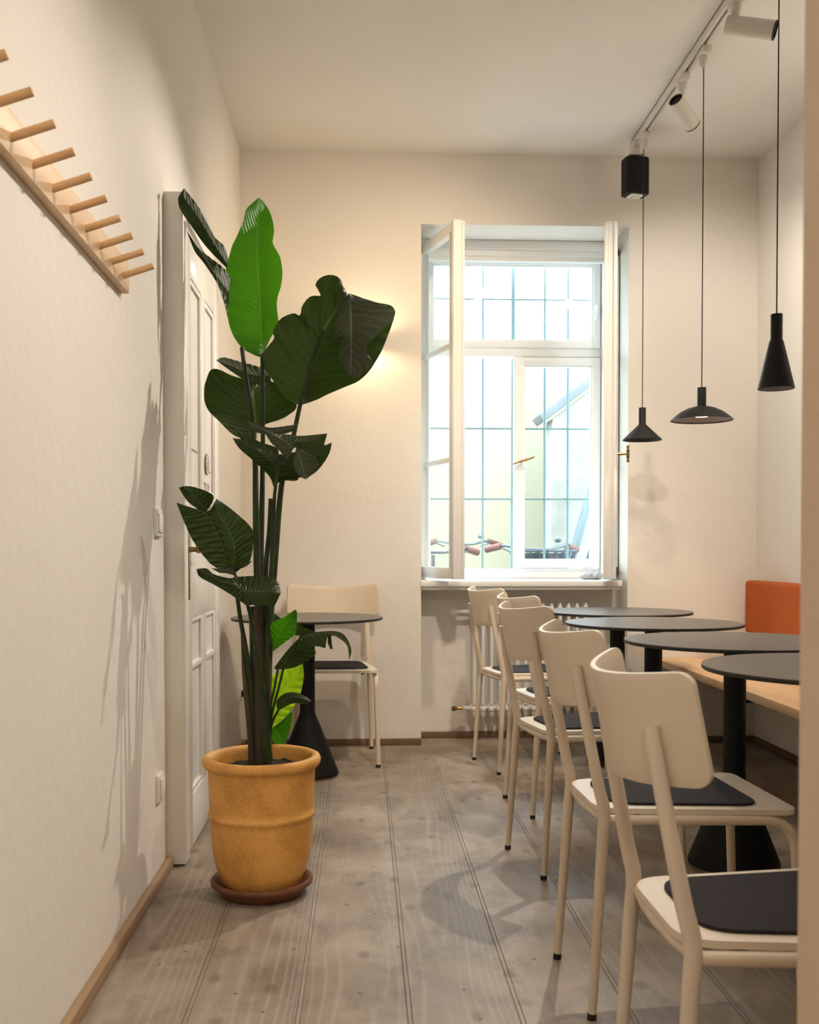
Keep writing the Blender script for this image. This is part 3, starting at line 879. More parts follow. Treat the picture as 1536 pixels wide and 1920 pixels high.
# ---- ceiling track and what hangs from it
TX = 1.387
e = empty('lighting_track', (TX, 3.2, CEIL), label='white lighting track fixed to the ceiling on the right', cat='lighting track')
b = MB()
b.box(-0.019, 0.019, -2.3, 2.1, -0.006, 0)
b.box(-0.019, -0.006, -2.3, 2.1, -0.034, 0, 0.001)
b.box(0.006, 0.019, -2.3, 2.1, -0.034, 0, 0.001)
b.box(-0.019, 0.019, 2.09, 2.105, -0.036, 0, 0.002)
b.build('track_rail', M['trackp'], e)
MB().box(-0.006, 0.006, -2.3, 2.09, -0.016, -0.006).build('contact_groove', M['groove'], e, smooth=0)
def adapter(parent, z):
    MB().box(-0.018, 0.018, -0.05, 0.05, z - 0.026, z + 0.004, 0.004).lathe([(0.020, 0), (0.022, -0.012), (0.018, -0.034), (0.008, -0.05), (0, -0.05)], (0, 0, z - 0.022), 20).build('track_adapter', M['trackp'], parent)
def pendant(y, px, prof, zrim, ztop, label, lit, inner):
    e = empty('pendant_lamp', (px, y, 0), label=label, cat='pendant lamp', group='black pendant lamps on the ceiling track')
    adapter(e, CEIL - 0.034)
    MB().tube([(0.0, 0, CEIL - 0.105), (0.0, 0, ztop)], 0.0024, 8).build('cord', M['cable'], e)
    MB().lathe(prof, seg=64).build('lamp_shade', M['shade'], e, smooth=35)
    MB().lathe(inner, seg=48).build('shade_lining', M['inner'], e)
    if lit:
        MB().lathe([(0, lit[1]), (lit[0], lit[1]), (lit[0], lit[1] + 0.012), (0, lit[1] + 0.012)], seg=32).build('bulb', M['bulb'], e)
    return e
def offs(prof, d):
    return [(max(r - d, 0.004), z) for r, z in prof]
P1 = [(0, 1.742), (0.0165, 1.742), (0.0175, 1.740), (0.0175, 1.663), (0.022, 1.655), (0.096, 1.584), (0.0965, 1.580)]
pendant(5.13, 1.388, P1 + [(0.094, 1.581), (0.02, 1.652)], 1.58, 1.742, 'small black cone pendant lamp hanging nearest the window', (0.016, 1.640), [(0.093, 1.583), (0.021, 1.650), (0, 1.652)])
P2 = [(0, 1.706), (0.017, 1.706), (0.018, 1.704), (0.018, 1.630), (0.024, 1.628), (0.055, 1.620), (0.088, 1.604), (0.114, 1.584), (0.127, 1.570)]
pendant(4.26, 1.401, P2 + [(0.125, 1.570), (0.110, 1.582), (0.086, 1.599), (0.05, 1.613), (0.02, 1.616)], 1.57, 1.706, 'black pendant lamp with a wide shallow dome shade and glowing disc', (0.026, 1.586), [(0.122, 1.573), (0.108, 1.581), (0.084, 1.597), (0.05, 1.612), (0, 1.614)])
P3 = [(0, 1.829), (0.0185, 1.829), (0.0195, 1.827), (0.0195, 1.745), (0.024, 1.735), (0.0595, 1.582), (0.060, 1.578)]
pendant(3.47, 1.396, P3 + [(0.058, 1.578), (0.022, 1.735)], 1.58, 1.829, 'tall narrow black cone pendant lamp nearest the camera', None, [(0.0575, 1.580), (0.020, 1.736), (0, 1.737)])
lamp('SPOT', 'pendant_glow', (1.388, 5.13, 1.60), (1.388, 5.13, 0), 5, WARM, 0.015, 95, 0.5)
lamp('SPOT', 'pendant_glow', (1.401, 4.26, 1.575), (1.401, 4.26, 0), 12, WARM, 0.02, 110, 0.5)
lamp('SPOT', 'pendant_glow', (1.396, 3.47, 1.66), (1.396, 3.47, 0), 6, WARM, 0.015, 60, 0.5)

def spotlight(y, rear, front, stem, label):
    e = empty('track_spotlight', (TX, y, 0), label=label, cat='spotlight', group='white cylinder spotlights on the ceiling track')
    adapter(e, CEIL - 0.034)
    r = Vector(rear); f = Vector(front); ax = (f - r); L = ax.length
    MB().tube([(0, 0, CEIL - 0.10), (0, 0, stem[2])], 0.006, 10).build('stem', M['trackp'], e)
    MB().lathe([(0.030, 0.004), (0.032, 0.0), (0.034, 0.002), (0.034, L - 0.004), (0.033, L - 0.001)], r, 40, ax).build('lamp_barrel', M['trackp'], e, smooth=40)
    MB().lathe([(0, 0.012), (0.031, 0.012), (0.031, 0.004)], r, 32, ax).build('rear_cap', M['shade'], e)
    MB().lathe([(0.0335, L - 0.006), (0.0345, L - 0.004), (0.0345, L), (0.029, L + 0.001), (0.028, L - 0.006)], r, 40, ax).build('front_ring', M['shade'], e)
    MB().lathe([(0.029, L - 0.008), (0, L - 0.008)], r, 32, ax).build('lens', M['lens'], e)
    return e
spotlight(4.50, (-0.041, -0.035, 2.975), (0.064, 0.060, 2.903), (-0.02, 0, 2.955), 'white cylinder spotlight tilted down to the right, second from the window')
spotlight(3.85, (-0.030, 0.02, 2.995), (0.130, -0.050, 2.943), (0.0, 0.0, 2.985), 'white cylinder spotlight nearest the camera, pointing almost sideways to the right')

# ---- hanging speaker
e = empty('hanging_speaker', (TX - 0.012, 5.24, 0), label='black rounded loudspeaker hanging from the far end of the ceiling track', cat='speaker')
adapter(e, CEIL - 0.034)
MB().tube([(0, 0, 3.03), (0, 0, 3.008)], 0.004, 8).box(-0.035, 0.035, -0.03, 0.03, 3.022, 3.030, 0.003).build('bracket', M['trackp'], e)
sp = MB().poly(rpoly([(-0.0625, -0.05), (0.0625, -0.05), (0.0625, 0.05), (-0.0625, 0.05)], 0.032, 8), 2.825, 3.010)
o = sp.build('speaker_body', M['black'], e, smooth=40)
bv = o.modifiers.new('soft', 'BEVEL'); bv.width = 0.008; bv.segments = 3; bv.limit_method = 'ANGLE'
o.rotation_euler = (0, 0, R(12))
o = MB().poly(rpoly([(-0.035, -0.03), (0.035, -0.03), (0.035, 0.03), (-0.035, 0.03)], 0.008), 2.820, 2.8245).build('rating_label', M['plastic'], e)
o.rotation_euler = (0, 0, R(12))
b = MB()
for x, y in ((-0.01, -0.005), (0.008, 0.006), (-0.016, 0.01), (0.018, -0.01)):
    b.box(x - 0.005, x + 0.005, y - 0.002, y + 0.002, 2.8192, 2.8202)
b.build('label_print', M['shade'], e)

# ---- coat rack on the left wall
e = empty('coat_rack', (XL, 2.80, 1.711), label='pale birch coat rack with a row of slanting pegs on the left wall', cat='coat rack')
e.rotation_euler = (-R(0.95), 0, 0)
MB().box(0.0, 0.022, -1.62, 0, 0, 0.08, 0.001).build('rack_board', M['birch'], e)
for k in range(13):
    y = -0.061 - 0.1235 * k
    MB().tube([(0.015, y, 0.029), (0.0975, y, 0.057)], 0.0082, 20).build('peg', M['peg'], e)

# ---- switches and sockets
def switch(y, z, label, hh=0.044, name='light_switch'):
    e = empty(name, (XL, y, z), label=label, cat='switch' if name == 'light_switch' else 'socket')
    MB().box(-0.002, 0.011, -0.042, 0.042, -hh, hh, 0.005, 3).build('cover_plate', M['plastic'], e)
    MB().box(0.011, 0.016, -0.028, 0.028, -0.030, 0.030, 0.003, 2).build('rocker' if name == 'light_switch' else 'socket_insert', M['white'], e)
    return e
switch(3.26, 1.117, 'white light switch on the left wall beside the door at mid height')
switch(3.27, 0.292, 'white wall socket low on the left wall beside the door frame', name='wall_socket')
s = switch(5.36, 0.297, 'white wall socket in the far left corner with a black plug', name='wall_socket')
pl = empty('power_plug', (XL + 0.016, 5.36, 0.297), label='black plug with its cable in the far left corner socket', cat='plug')
MB().tube([(0, 0, 0), (0.035, 0, 0)], [0.018, 0.010], 12).build('plug_body', M['rubber'], pl)
MB().tube([(0.035, 0, 0), (0.055, 0, -0.008), (0.065, 0, -0.05), (0.05, 0, -0.12), (0.035, -0.01, -0.18), (0.04, -0.02, -0.24), (0.05, -0.04, -0.290), (0.12, -0.06, -0.293), (0.25, -0.08, -0.293)], 0.003, 8).build('cable', M['cable'], pl)

# ---- wall sconce hidden behind the big leaf
sc = empty('wall_sconce', (0.02, YB, 2.13), label='small wall lamp glowing behind the big drooping plant leaf', cat='wall lamp')
MB().tube([(0, 0, 0), (0, -0.10, 0)], 0.012, 12).lathe([(0, 0), (0.04, 0), (0.04, 0.01), (0, 0.01)], (0, 0, 0), 24, (0, -1, 0)).build('wall_arm', M['trackp'], sc)
MB().lathe([(0.085, -0.03), (0.085, 0.03), (0.082, 0.03), (0.082, -0.03)], (0, -0.15, 0), 32).build('lamp_shade', M['trackp'], sc)
lamp('POINT', 'sconce_glow', (0.02, YB - 0.15, 2.13), None, 3.2, (1.0, 0.76, 0.44), 0.025)

# ---- cloth on the sill
b = MB()
bm = bmesh.new()
bmesh.ops.create_icosphere(bm, subdivisions=4, radius=1)
for v in bm.verts:
    n = v.co.copy()
    r = 1 + 0.16 * math.sin(5 * n.x + 2 * n.y) * math.cos(4 * n.y + 1.3) + 0.10 * math.sin(9 * n.x - 4 * n.z)
    v.co = Vector((n.x * 0.062 * r, n.y * 0.045 * r, max(-0.018, n.z * 0.024 * r + 0.008 * n.x)))
b.merge(bm)
tag(b.build('cleaning_cloth', M['cloth'], loc=(1.262, 5.69, 0.890), smooth=80), 'crumpled white cloth lying on the right end of the window sill', 'cloth')

# ---- saucer, pot and plant
PC = (-0.305, 3.13)
o = MB().lathe([(0, 0.0), (0.112, 0.0), (0.122, 0.006), (0.143, 0.030), (0.152, 0.036), (0.1535, 0.044), (0.150, 0.050), (0.143, 0.050), (0.136, 0.044), (0.122, 0.020), (0.110, 0.012), (0, 0.012)], seg=72).build('pot_saucer', M['saucer'], loc=(PC[0], PC[1], 0), smooth=50)
tag(o, 'dark terracotta saucer on the floor under the plant pot', 'saucer')
plant = empty('potted_bird_of_paradise', (PC[0], PC[1], 0.0125), label='tall bird of paradise plant with broad split leaves in an ochre terracotta pot', cat='potted plant')
prof = [(0, 0.0), (0.090, 0.0), (0.102, 0.006), (0.118, 0.03), (0.134, 0.065), (0.144, 0.105), (0.1495, 0.15), (0.1525, 0.21), (0.1535, 0.222), (0.158, 0.227), (0.1595, 0.233), (0.158, 0.239), (0.1545, 0.244), (0.1555, 0.26), (0.158, 0.32), (0.1605, 0.366), (0.1625, 0.372),
        (0.172, 0.376), (0.1765, 0.385), (0.177, 0.394), (0.173, 0.403), (0.165, 0.407), (0.155, 0.405), (0.149, 0.398), (0.147, 0.385), (0.145, 0.34), (0, 0.335)]
MB().lathe(prof, seg=96).build('pot', M['pot'], plant, smooth=60)
bm = bmesh.new()
mb = MB().lathe([(0, 0.374), (0.05, 0.372), (0.10, 0.368), (0.147, 0.362)], seg=48)
for v in mb.bm.verts:
    v.co.z += 0.006 * math.sin(80 * v.co.x) * math.cos(70 * v.co.y)
mb.build('soil', M['soil'], plant, smooth=80)
OFF = Vector((PC[0], PC[1], 0.0125))
# plant outlines in metres
LEAVES = [
('young',[[-0.333,3.47,1.669],[-0.362,3.478,1.679],[-0.403,3.486,1.706],[-0.438,3.494,1.762],[-0.456,3.502,1.855],[-0.458,3.51,1.955],[-0.435,3.518,2.05],[-0.406,3.526,2.116],[-0.39,3.534,2.176],[-0.364,3.542,2.207],[-0.349,3.55,2.219]],[[-0.336,3.5,1.675],[-0.34,3.516,1.744],[-0.344,3.532,1.863],[-0.354,3.548,1.984],[-0.355,3.564,2.105],[-0.352,3.58,2.229]],[[-0.339,3.53,1.68],[-0.31,3.538,1.749],[-0.285,3.546,1.792],[-0.291,3.554,1.869],[-0.273,3.562,1.953],[-0.28,3.57,2.026],[-0.306,3.578,2.077],[-0.302,3.586,2.124],[-0.314,3.594,2.179],[-0.338,3.602,2.223],[-0.355,3.61,2.239]]),
('dark',[[-0.442,3.42,1.948],[-0.504,3.404,2.01],[-0.546,3.388,2.066],[-0.581,3.372,2.118],[-0.586,3.356,2.148],[-0.565,3.34,2.176]],[[-0.439,3.42,1.959],[-0.476,3.4,2.015],[-0.522,3.38,2.091],[-0.568,3.36,2.155],[-0.565,3.34,2.176]],[[-0.442,3.46,1.993],[-0.454,3.444,2.028],[-0.479,3.428,2.048],[-0.51,3.412,2.104],[-0.53,3.396,2.14],[-0.571,3.38,2.19]]),
('dark',[[-0.443,3.44,1.795],[-0.451,3.42,1.836],[-0.47,3.4,1.892],[-0.506,3.38,1.948],[-0.536,3.36,1.986],[-0.557,3.34,2.045]],[[-0.437,3.44,1.875],[-0.466,3.407,1.911],[-0.5,3.373,1.957],[-0.557,3.34,2.045]],[[-0.436,3.48,1.93],[-0.455,3.455,1.957],[-0.502,3.43,1.989],[-0.537,3.405,2.015],[-0.564,3.38,2.057]]),
('dark',[[-0.212,3.49,1.515],[-0.255,3.494,1.539],[-0.307,3.497,1.608],[-0.342,3.501,1.672],[-0.296,3.505,1.739],[-0.301,3.509,1.763],[-0.273,3.512,1.808],[-0.233,3.516,1.827],[-0.211,3.52,1.819],[-0.204,3.524,1.854],[-0.175,3.527,1.886],[-0.14,3.531,1.892],[-0.16,3.535,1.924],[-0.144,3.539,1.952],[-0.112,3.542,1.962],[-0.077,3.546,1.952],[-0.055,3.55,1.905]],[[-0.209,3.44,1.508],[-0.172,3.455,1.648],[-0.133,3.47,1.76],[-0.087,3.485,1.838],[-0.054,3.5,1.892]],[[-0.212,3.49,1.515],[-0.174,3.497,1.527],[-0.094,3.505,1.565],[-0.006,3.512,1.607],[0.046,3.52,1.673],[0.084,3.527,1.756],[0.106,3.535,1.849],[0.029,3.542,1.876],[-0.041,3.55,1.901]]),
('grey',[[-0.046,3.47,1.882],[-0.072,3.457,1.843],[-0.086,3.444,1.8],[-0.093,3.431,1.721],[-0.073,3.419,1.732],[-0.077,3.406,1.662],[-0.065,3.393,1.621],[-0.04,3.38,1.593]],[[-0.043,3.47,1.882],[-0.041,3.44,1.788],[-0.039,3.41,1.68],[-0.04,3.38,1.595]],[[-0.041,3.49,1.887],[0.029,3.48,1.861],[0.104,3.47,1.833],[0.097,3.46,1.794],[0.04,3.45,1.734],[0.011,3.44,1.698],[0.031,3.43,1.645],[0.002,3.42,1.615],[-0.015,3.41,1.595],[-0.04,3.4,1.597]]),
('grey',[[-0.316,3.6,1.607],[-0.378,3.573,1.6],[-0.44,3.547,1.633],[-0.491,3.52,1.668]],[[-0.316,3.6,1.631],[-0.378,3.573,1.632],[-0.439,3.547,1.653],[-0.491,3.52,1.668]],[[-0.325,3.63,1.654],[-0.352,3.61,1.662],[-0.421,3.59,1.677],[-0.472,3.57,1.687],[-0.495,3.55,1.674]]),
('mid',[[-0.351,3.47,1.403],[-0.42,3.479,1.409],[-0.479,3.487,1.462],[-0.52,3.496,1.508],[-0.528,3.504,1.573],[-0.502,3.513,1.638],[-0.436,3.521,1.617],[-0.368,3.53,1.596]],[[-0.356,3.52,1.414],[-0.364,3.54,1.486],[-0.371,3.56,1.553],[-0.373,3.58,1.604]],[[-0.36,3.56,1.436],[-0.349,3.57,1.46],[-0.279,3.58,1.48],[-0.227,3.59,1.523],[-0.257,3.6,1.566],[-0.317,3.61,1.615],[-0.377,3.62,1.61]]),
('dark',[[-0.272,3.18,1.225],[-0.283,3.16,1.255],[-0.328,3.14,1.3],[-0.367,3.12,1.334],[-0.386,3.1,1.364]],[[-0.263,3.2,1.236],[-0.269,3.173,1.287],[-0.308,3.147,1.327],[-0.388,3.12,1.366]],[[-0.252,3.23,1.249],[-0.198,3.21,1.251],[-0.254,3.19,1.318],[-0.331,3.17,1.36],[-0.392,3.15,1.369]]),
('dark',[[-0.266,3.23,1.238],[-0.261,3.24,1.293],[-0.262,3.25,1.328],[-0.179,3.26,1.343],[-0.12,3.27,1.361],[-0.099,3.28,1.37]],[[-0.261,3.2,1.236],[-0.219,3.217,1.27],[-0.167,3.233,1.303],[-0.098,3.25,1.367]],[[-0.258,3.2,1.244],[-0.198,3.21,1.254],[-0.156,3.22,1.265],[-0.124,3.23,1.298],[-0.103,3.24,1.336],[-0.097,3.25,1.367]]),
('grey',[[-0.224,3.1,1.299],[-0.252,3.093,1.332],[-0.271,3.087,1.349],[-0.294,3.08,1.386]],[[-0.206,3.1,1.333],[-0.226,3.09,1.352],[-0.294,3.08,1.386]],[[-0.197,3.11,1.339],[-0.209,3.103,1.372],[-0.252,3.097,1.376],[-0.295,3.09,1.388]]),
('mid',[[-0.196,3.1,1.333],[-0.171,3.11,1.328],[-0.125,3.12,1.316],[-0.115,3.13,1.352],[-0.108,3.14,1.381]],[[-0.201,3.1,1.353],[-0.156,3.12,1.361],[-0.108,3.14,1.381]],[[-0.211,3.11,1.372],[-0.172,3.13,1.375],[-0.108,3.15,1.384]]),
('grey',[[-0.198,3.1,1.338],[-0.203,3.087,1.291],[-0.194,3.073,1.259],[-0.171,3.06,1.24]],[[-0.196,3.1,1.338],[-0.182,3.08,1.29],[-0.168,3.06,1.24]],[[-0.192,3.12,1.34],[-0.161,3.112,1.324],[-0.132,3.104,1.292],[-0.134,3.096,1.276],[-0.157,3.088,1.25],[-0.169,3.08,1.241]]),
('grey',[[-0.214,3.22,1.398],[-0.261,3.205,1.384],[-0.307,3.19,1.386],[-0.337,3.175,1.397],[-0.351,3.16,1.423]],[[-0.214,3.22,1.408],[-0.271,3.2,1.395],[-0.321,3.18,1.401],[-0.351,3.16,1.423]],[[-0.215,3.24,1.42],[-0.283,3.22,1.409],[-0.323,3.2,1.416],[-0.353,3.18,1.425]]),
('mid',[[-0.261,3.24,1.325],[-0.316,3.227,1.342],[-0.367,3.213,1.364],[-0.387,3.2,1.405]],[[-0.261,3.24,1.336],[-0.316,3.227,1.353],[-0.362,3.213,1.375],[-0.387,3.2,1.405]],[[-0.263,3.26,1.351],[-0.318,3.247,1.368],[-0.359,3.233,1.388],[-0.389,3.22,1.408]]),
('dark',[[-0.45,3.02,1.14],[-0.471,2.993,1.149],[-0.498,2.967,1.173],[-0.515,2.94,1.207]],[[-0.449,3.02,1.142],[-0.466,2.993,1.169],[-0.488,2.967,1.193],[-0.505,2.94,1.21]],[[-0.451,3.04,1.146],[-0.432,3.02,1.173],[-0.431,3.0,1.192],[-0.476,2.98,1.211],[-0.509,2.96,1.213]]),
('mid',[[-0.385,3.05,0.968],[-0.428,3.032,0.983],[-0.455,3.014,1.011],[-0.486,2.996,1.06],[-0.508,2.978,1.114],[-0.525,2.96,1.165]],[[-0.385,3.05,0.97],[-0.403,3.032,1.036],[-0.425,3.014,1.096],[-0.448,2.996,1.139],[-0.488,2.978,1.149],[-0.525,2.96,1.165]],[[-0.385,3.05,0.97],[-0.398,3.032,1.036],[-0.42,3.014,1.096],[-0.447,2.996,1.14],[-0.483,2.978,1.152],[-0.525,2.96,1.166]]),
('mid',[[-0.385,3.05,0.968],[-0.403,3.032,1.036],[-0.425,3.015,1.096],[-0.448,2.998,1.139],[-0.434,2.98,1.144]],[[-0.38,3.05,0.968],[-0.373,3.032,1.036],[-0.39,3.015,1.096],[-0.417,2.998,1.145],[-0.425,2.98,1.163]],[[-0.379,3.08,0.969],[-0.334,3.066,0.998],[-0.321,3.052,1.046],[-0.322,3.038,1.094],[-0.374,3.024,1.146],[-0.42,3.01,1.18]]),
('dark',[[-0.332,3.0,0.871],[-0.373,2.987,0.902],[-0.42,2.975,0.932],[-0.462,2.963,0.957],[-0.469,2.95,0.979]],[[-0.344,3.0,0.906],[-0.363,2.987,0.932],[-0.41,2.975,0.947],[-0.442,2.963,0.967],[-0.469,2.95,0.979]],[[-0.366,3.02,0.956],[-0.385,3.008,0.952],[-0.427,2.995,0.964],[-0.445,2.982,0.98],[-0.473,2.97,0.979]]),
('dark',[[-0.332,2.98,0.872],[-0.313,2.98,0.876],[-0.263,2.98,0.872],[-0.253,2.98,0.873],[-0.235,2.98,0.909]],[[-0.344,3.0,0.916],[-0.305,3.0,0.914],[-0.265,3.0,0.914],[-0.237,3.0,0.909]],[[-0.369,3.04,0.955],[-0.299,3.04,0.958],[-0.266,3.04,0.954],[-0.246,3.04,0.936],[-0.24,3.04,0.907]]),
('grey',[[-0.366,3.02,0.958],[-0.395,3.013,0.966],[-0.414,3.007,0.968],[-0.436,3.0,0.982]],[[-0.366,3.02,0.966],[-0.395,3.01,0.973],[-0.436,3.0,0.982]],[[-0.369,3.04,0.968],[-0.323,3.033,1.001],[-0.337,3.027,0.986],[-0.376,3.02,0.971]]),
('young',[[-0.278,3.16,0.721],[-0.278,3.145,0.774],[-0.276,3.13,0.812],[-0.239,3.115,0.831],[-0.202,3.1,0.856]],[[-0.28,3.18,0.719],[-0.253,3.15,0.779],[-0.203,3.12,0.855]],[[-0.282,3.2,0.717],[-0.24,3.188,0.75],[-0.208,3.176,0.777],[-0.201,3.164,0.815],[-0.2,3.152,0.847],[-0.205,3.14,0.854]]),
('grey',[[-0.288,3.3,0.836],[-0.289,3.3,0.811],[-0.259,3.3,0.8]],[[-0.288,3.3,0.836],[-0.273,3.3,0.82],[-0.251,3.3,0.806]],[[-0.288,3.3,0.839],[-0.264,3.3,0.82],[-0.243,3.3,0.806]]),
('dark',[[-0.258,3.15,0.672],[-0.267,3.137,0.678],[-0.23,3.123,0.729],[-0.193,3.11,0.769]],[[-0.253,3.12,0.677],[-0.213,3.107,0.715],[-0.187,3.093,0.747],[-0.183,3.08,0.767]],[[-0.25,3.12,0.675],[-0.209,3.113,0.681],[-0.169,3.107,0.7],[-0.142,3.1,0.723],[-0.145,3.093,0.738],[-0.171,3.087,0.752],[-0.181,3.08,0.769]]),
('grey',[[-0.195,3.14,0.761],[-0.174,3.15,0.732],[-0.143,3.16,0.741],[-0.115,3.17,0.735],[-0.123,3.18,0.76],[-0.092,3.19,0.77],[-0.071,3.2,0.759],[-0.049,3.21,0.736],[-0.044,3.22,0.693]],[[-0.193,3.12,0.768],[-0.158,3.133,0.778],[-0.106,3.147,0.784],[-0.075,3.16,0.778],[-0.052,3.173,0.755],[-0.04,3.187,0.722],[-0.044,3.2,0.695]],[[-0.193,3.12,0.774],[-0.158,3.133,0.784],[-0.096,3.147,0.788],[-0.064,3.16,0.78],[-0.045,3.173,0.755],[-0.036,3.187,0.722],[-0.043,3.2,0.695]]),
('dark',[[-0.106,3.15,0.775],[-0.107,3.15,0.752],[-0.098,3.15,0.731]],[[-0.102,3.15,0.776],[-0.1,3.15,0.752],[-0.097,3.15,0.732]],[[-0.097,3.15,0.778],[-0.095,3.15,0.752],[-0.092,3.15,0.734]]),
('mid',[[-0.212,3.25,0.766],[-0.194,3.225,0.768],[-0.15,3.2,0.775]],[[-0.212,3.25,0.785],[-0.178,3.225,0.778],[-0.145,3.2,0.778]],[[-0.209,3.25,0.806],[-0.178,3.225,0.792],[-0.14,3.2,0.78]]),
('lime',[[-0.293,3.28,0.468],[-0.296,3.283,0.5],[-0.297,3.287,0.555],[-0.296,3.29,0.626],[-0.253,3.293,0.655],[-0.221,3.297,0.663],[-0.191,3.3,0.671]],[[-0.293,3.28,0.468],[-0.275,3.287,0.538],[-0.237,3.293,0.608],[-0.191,3.3,0.671]],[[-0.294,3.3,0.464],[-0.26,3.304,0.491],[-0.222,3.308,0.534],[-0.199,3.312,0.578],[-0.189,3.316,0.633],[-0.192,3.32,0.668]]),
('young',[[-0.294,3.3,0.476],[-0.293,3.3,0.437],[-0.271,3.3,0.412],[-0.252,3.3,0.414]],[[-0.29,3.3,0.475],[-0.271,3.3,0.448],[-0.252,3.3,0.414]],[[-0.289,3.32,0.472],[-0.261,3.32,0.486],[-0.227,3.32,0.516],[-0.233,3.32,0.461],[-0.251,3.32,0.412]]),
('dark',[[-0.256,3.12,0.55],[-0.259,3.11,0.58],[-0.239,3.1,0.603],[-0.207,3.09,0.611],[-0.171,3.08,0.6],[-0.152,3.07,0.585]],[[-0.254,3.1,0.553],[-0.243,3.083,0.584],[-0.206,3.067,0.599],[-0.151,3.05,0.588]],[[-0.254,3.1,0.553],[-0.24,3.087,0.563],[-0.206,3.075,0.58],[-0.17,3.062,0.578],[-0.151,3.05,0.588]])]
STALKS = [
([[-0.4,3.48,1.702],[-0.381,3.434,1.586],[-0.359,3.389,1.439],[-0.344,3.343,1.323],[-0.338,3.297,1.211],[-0.33,3.251,0.993],[-0.316,3.206,0.727],[-0.312,3.16,0.394]],0.0075,0.016),
([[-0.337,3.51,1.679],[-0.33,3.452,1.532],[-0.324,3.393,1.383],[-0.321,3.335,1.213],[-0.322,3.277,0.938],[-0.314,3.218,0.672],[-0.307,3.16,0.394]],0.006,0.017),
([[-0.132,3.46,1.757],[-0.17,3.42,1.641],[-0.203,3.38,1.5],[-0.222,3.34,1.395],[-0.255,3.3,1.25],[-0.274,3.26,1.015],[-0.29,3.22,0.779],[-0.301,3.18,0.389]],0.006,0.017),
([[-0.255,3.16,1.32],[-0.26,3.158,1.255],[-0.267,3.156,1.193],[-0.276,3.154,0.994],[-0.289,3.152,0.784],[-0.301,3.15,0.395]],0.005,0.014),
([[-0.28,3.18,1.189],[-0.285,3.178,1.089],[-0.296,3.175,0.968],[-0.302,3.172,0.677],[-0.308,3.17,0.392]],0.007,0.016),
([[-0.374,3.1,0.907],[-0.366,3.115,0.829],[-0.347,3.13,0.708],[-0.336,3.145,0.575],[-0.333,3.16,0.394]],0.006,0.013),
([[-0.379,3.02,0.976],[-0.368,3.033,0.955],[-0.347,3.047,0.904],[-0.331,3.06,0.843],[-0.315,3.073,0.74],[-0.297,3.087,0.584],[-0.283,3.1,0.405]],0.004,0.015),
([[-0.334,3.17,0.862],[-0.33,3.167,0.731],[-0.333,3.163,0.573],[-0.333,3.16,0.394]],0.014,0.016),
([[-0.288,3.2,0.861],[-0.293,3.193,0.728],[-0.298,3.187,0.569],[-0.298,3.18,0.389]],0.015,0.018),
([[-0.279,3.18,0.72],[-0.282,3.17,0.651],[-0.283,3.16,0.52],[-0.285,3.15,0.416]],0.003,0.005),
([[-0.255,3.12,0.677],[-0.266,3.123,0.62],[-0.28,3.127,0.552],[-0.283,3.13,0.42]],0.0035,0.006),
([[-0.241,3.14,0.673],[-0.257,3.137,0.608],[-0.278,3.133,0.524],[-0.283,3.13,0.42]],0.0035,0.006),
([[-0.252,3.1,0.556],[-0.268,3.11,0.528],[-0.278,3.12,0.495],[-0.283,3.13,0.42]],0.0035,0.006),
([[-0.183,3.08,0.767],[-0.202,3.1,0.726],[-0.23,3.12,0.693],[-0.241,3.14,0.673]],0.003,0.0035)]

def resample(pts, n, smooth=2):
    P = [Vector(p) for p in pts]
    d = [0.0]
    for i in range(1, len(P)):
        d.append(d[-1] + max((P[i] - P[i - 1]).length, 1e-6))
    out = []
    j = 0
    for k in range(n + 1):
        t = d[-1] * k / n
        while j < len(P) - 2 and d[j + 1] < t:
            j += 1
        f = (t - d[j]) / (d[j + 1] - d[j])
        p0 = P[max(0, j - 1)]; p1 = P[j]; p2 = P[j + 1]; p3 = P[min(len(P) - 1, j + 2)]
        m1 = (p2 - p0) * 0.5; m2 = (p3 - p1) * 0.5
        lim = (p2 - p1).length
        if m1.length > lim: m1 = m1.normalized() * lim
        if m2.length > lim: m2 = m2.normalized() * lim
        f2, f3 = f * f, f * f * f
        out.append(p1 * (2 * f3 - 3 * f2 + 1) + m1 * (f3 - 2 * f2 + f) + p2 * (-2 * f3 + 3 * f2) + m2 * (f3 - f2))
    return out
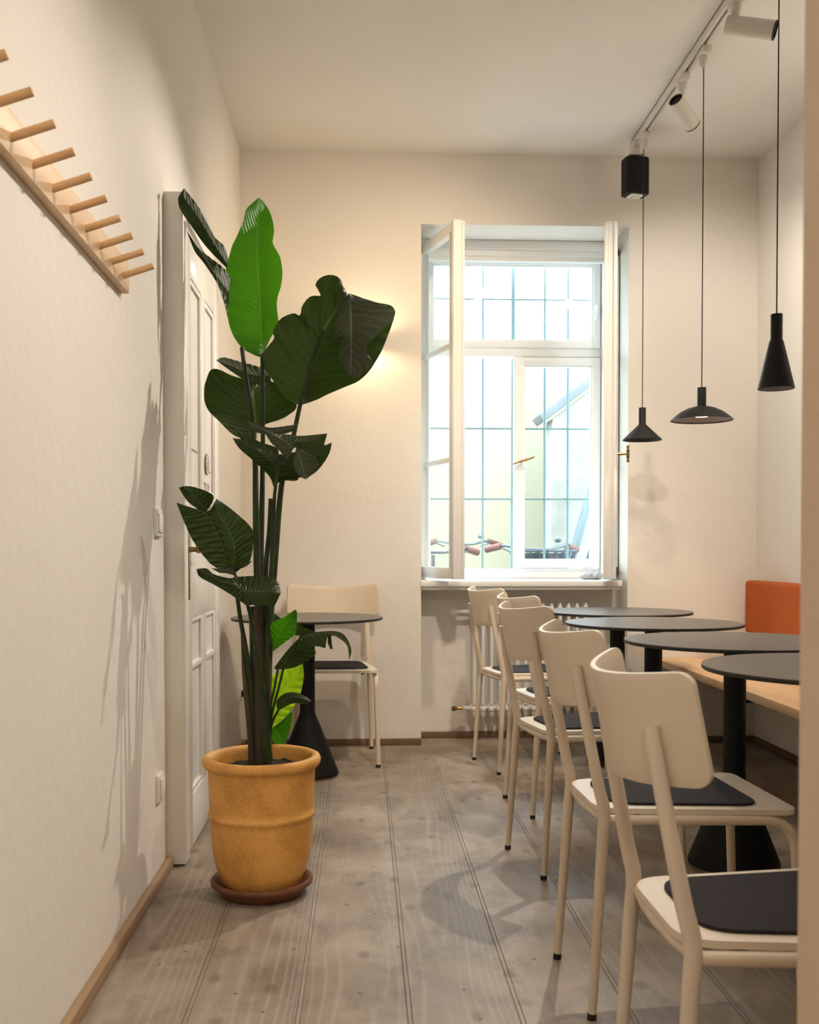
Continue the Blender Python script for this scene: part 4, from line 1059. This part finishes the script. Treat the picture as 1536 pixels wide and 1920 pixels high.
def build_leaf(kind, L, Mi, Rr):
    n, h = 48, 7
    Ls, Ms, Rs = (resample(q, n) for q in (L, Mi, Rr))
    bm = bmesh.new()
    uvl = bm.loops.layers.uv.new('UVMap')
    rows = []
    for i in range(n + 1):
        row = []
        for side, E_, sgn in ((0, Ls, -1), (1, Rs, 1)):
            rng = range(h, 0, -1) if side == 0 else range(0, h + 1)
            for k in rng:
                f = k / h
                p = Ms[i].lerp(E_[i], f)
                w = (E_[i] - Ms[i]).length
                # blade arches away from the viewer, ribs along the side veins
                p = p + Vector((0, 1, 0)) * (0.10 * w * (f - f * f) * 4 * 0.5)
                p.y += 0.0035 * math.sin(i * 1.25 - k * 0.7) * min(1, w / 0.05) * f
                row.append((bm.verts.new(p - OFF), 0.5 + sgn * f * 0.5, i / n))
        rows.append(row)
    for i in range(n):
        for k in range(len(rows[0]) - 1):
            q = (rows[i][k], rows[i][k + 1], rows[i + 1][k + 1], rows[i + 1][k])
            try:
                f = bm.faces.new([a[0] for a in q])
            except ValueError:
                continue
            for lp, a in zip(f.loops, q):
                lp[uvl].uv = (a[1], a[2])
    mb = MB(); mb.bm = bm
    return mb.build('leaf', M['leaf_' + kind], plant, smooth=180)
for (pts, r0, r1) in STALKS:
    q = resample(pts, 30)
    rr = [r0 + (r1 - r0) * (i / 30) ** 1.5 for i in range(31)]
    MB().tube([p - OFF for p in q], rr, 10).build('leaf_stalk', M['stalk'], plant, smooth=60)
for kind, L, Mi, Rr in LEAVES:
    build_leaf(kind, L, Mi, Rr)
# the sheathed base of the stems
for (dx, dy, h, r, lean) in ((-0.034, 0.03, 0.30, 0.018, -0.012), (-0.006, 0.035, 0.50, 0.023, 0.0), (-0.018, 0.02, 0.62, 0.019, -0.004), (-0.036, 0.01, 0.40, 0.010, -0.036)):
    T = (0, 0.15, 0.3, 0.45, 0.6, 0.75, 0.88, 1.0)
    pts = [(dx + 0.01 + lean * t, dy, 0.365 + h * t) for t in T]
    MB().tube(pts, [r * (1.05 - 0.25 * t) * (1 if t < 0.7 else max(0.12, 1 - (t - 0.7) / 0.32)) for t in T], 14).build('stem', M['sheath'], plant, smooth=60)
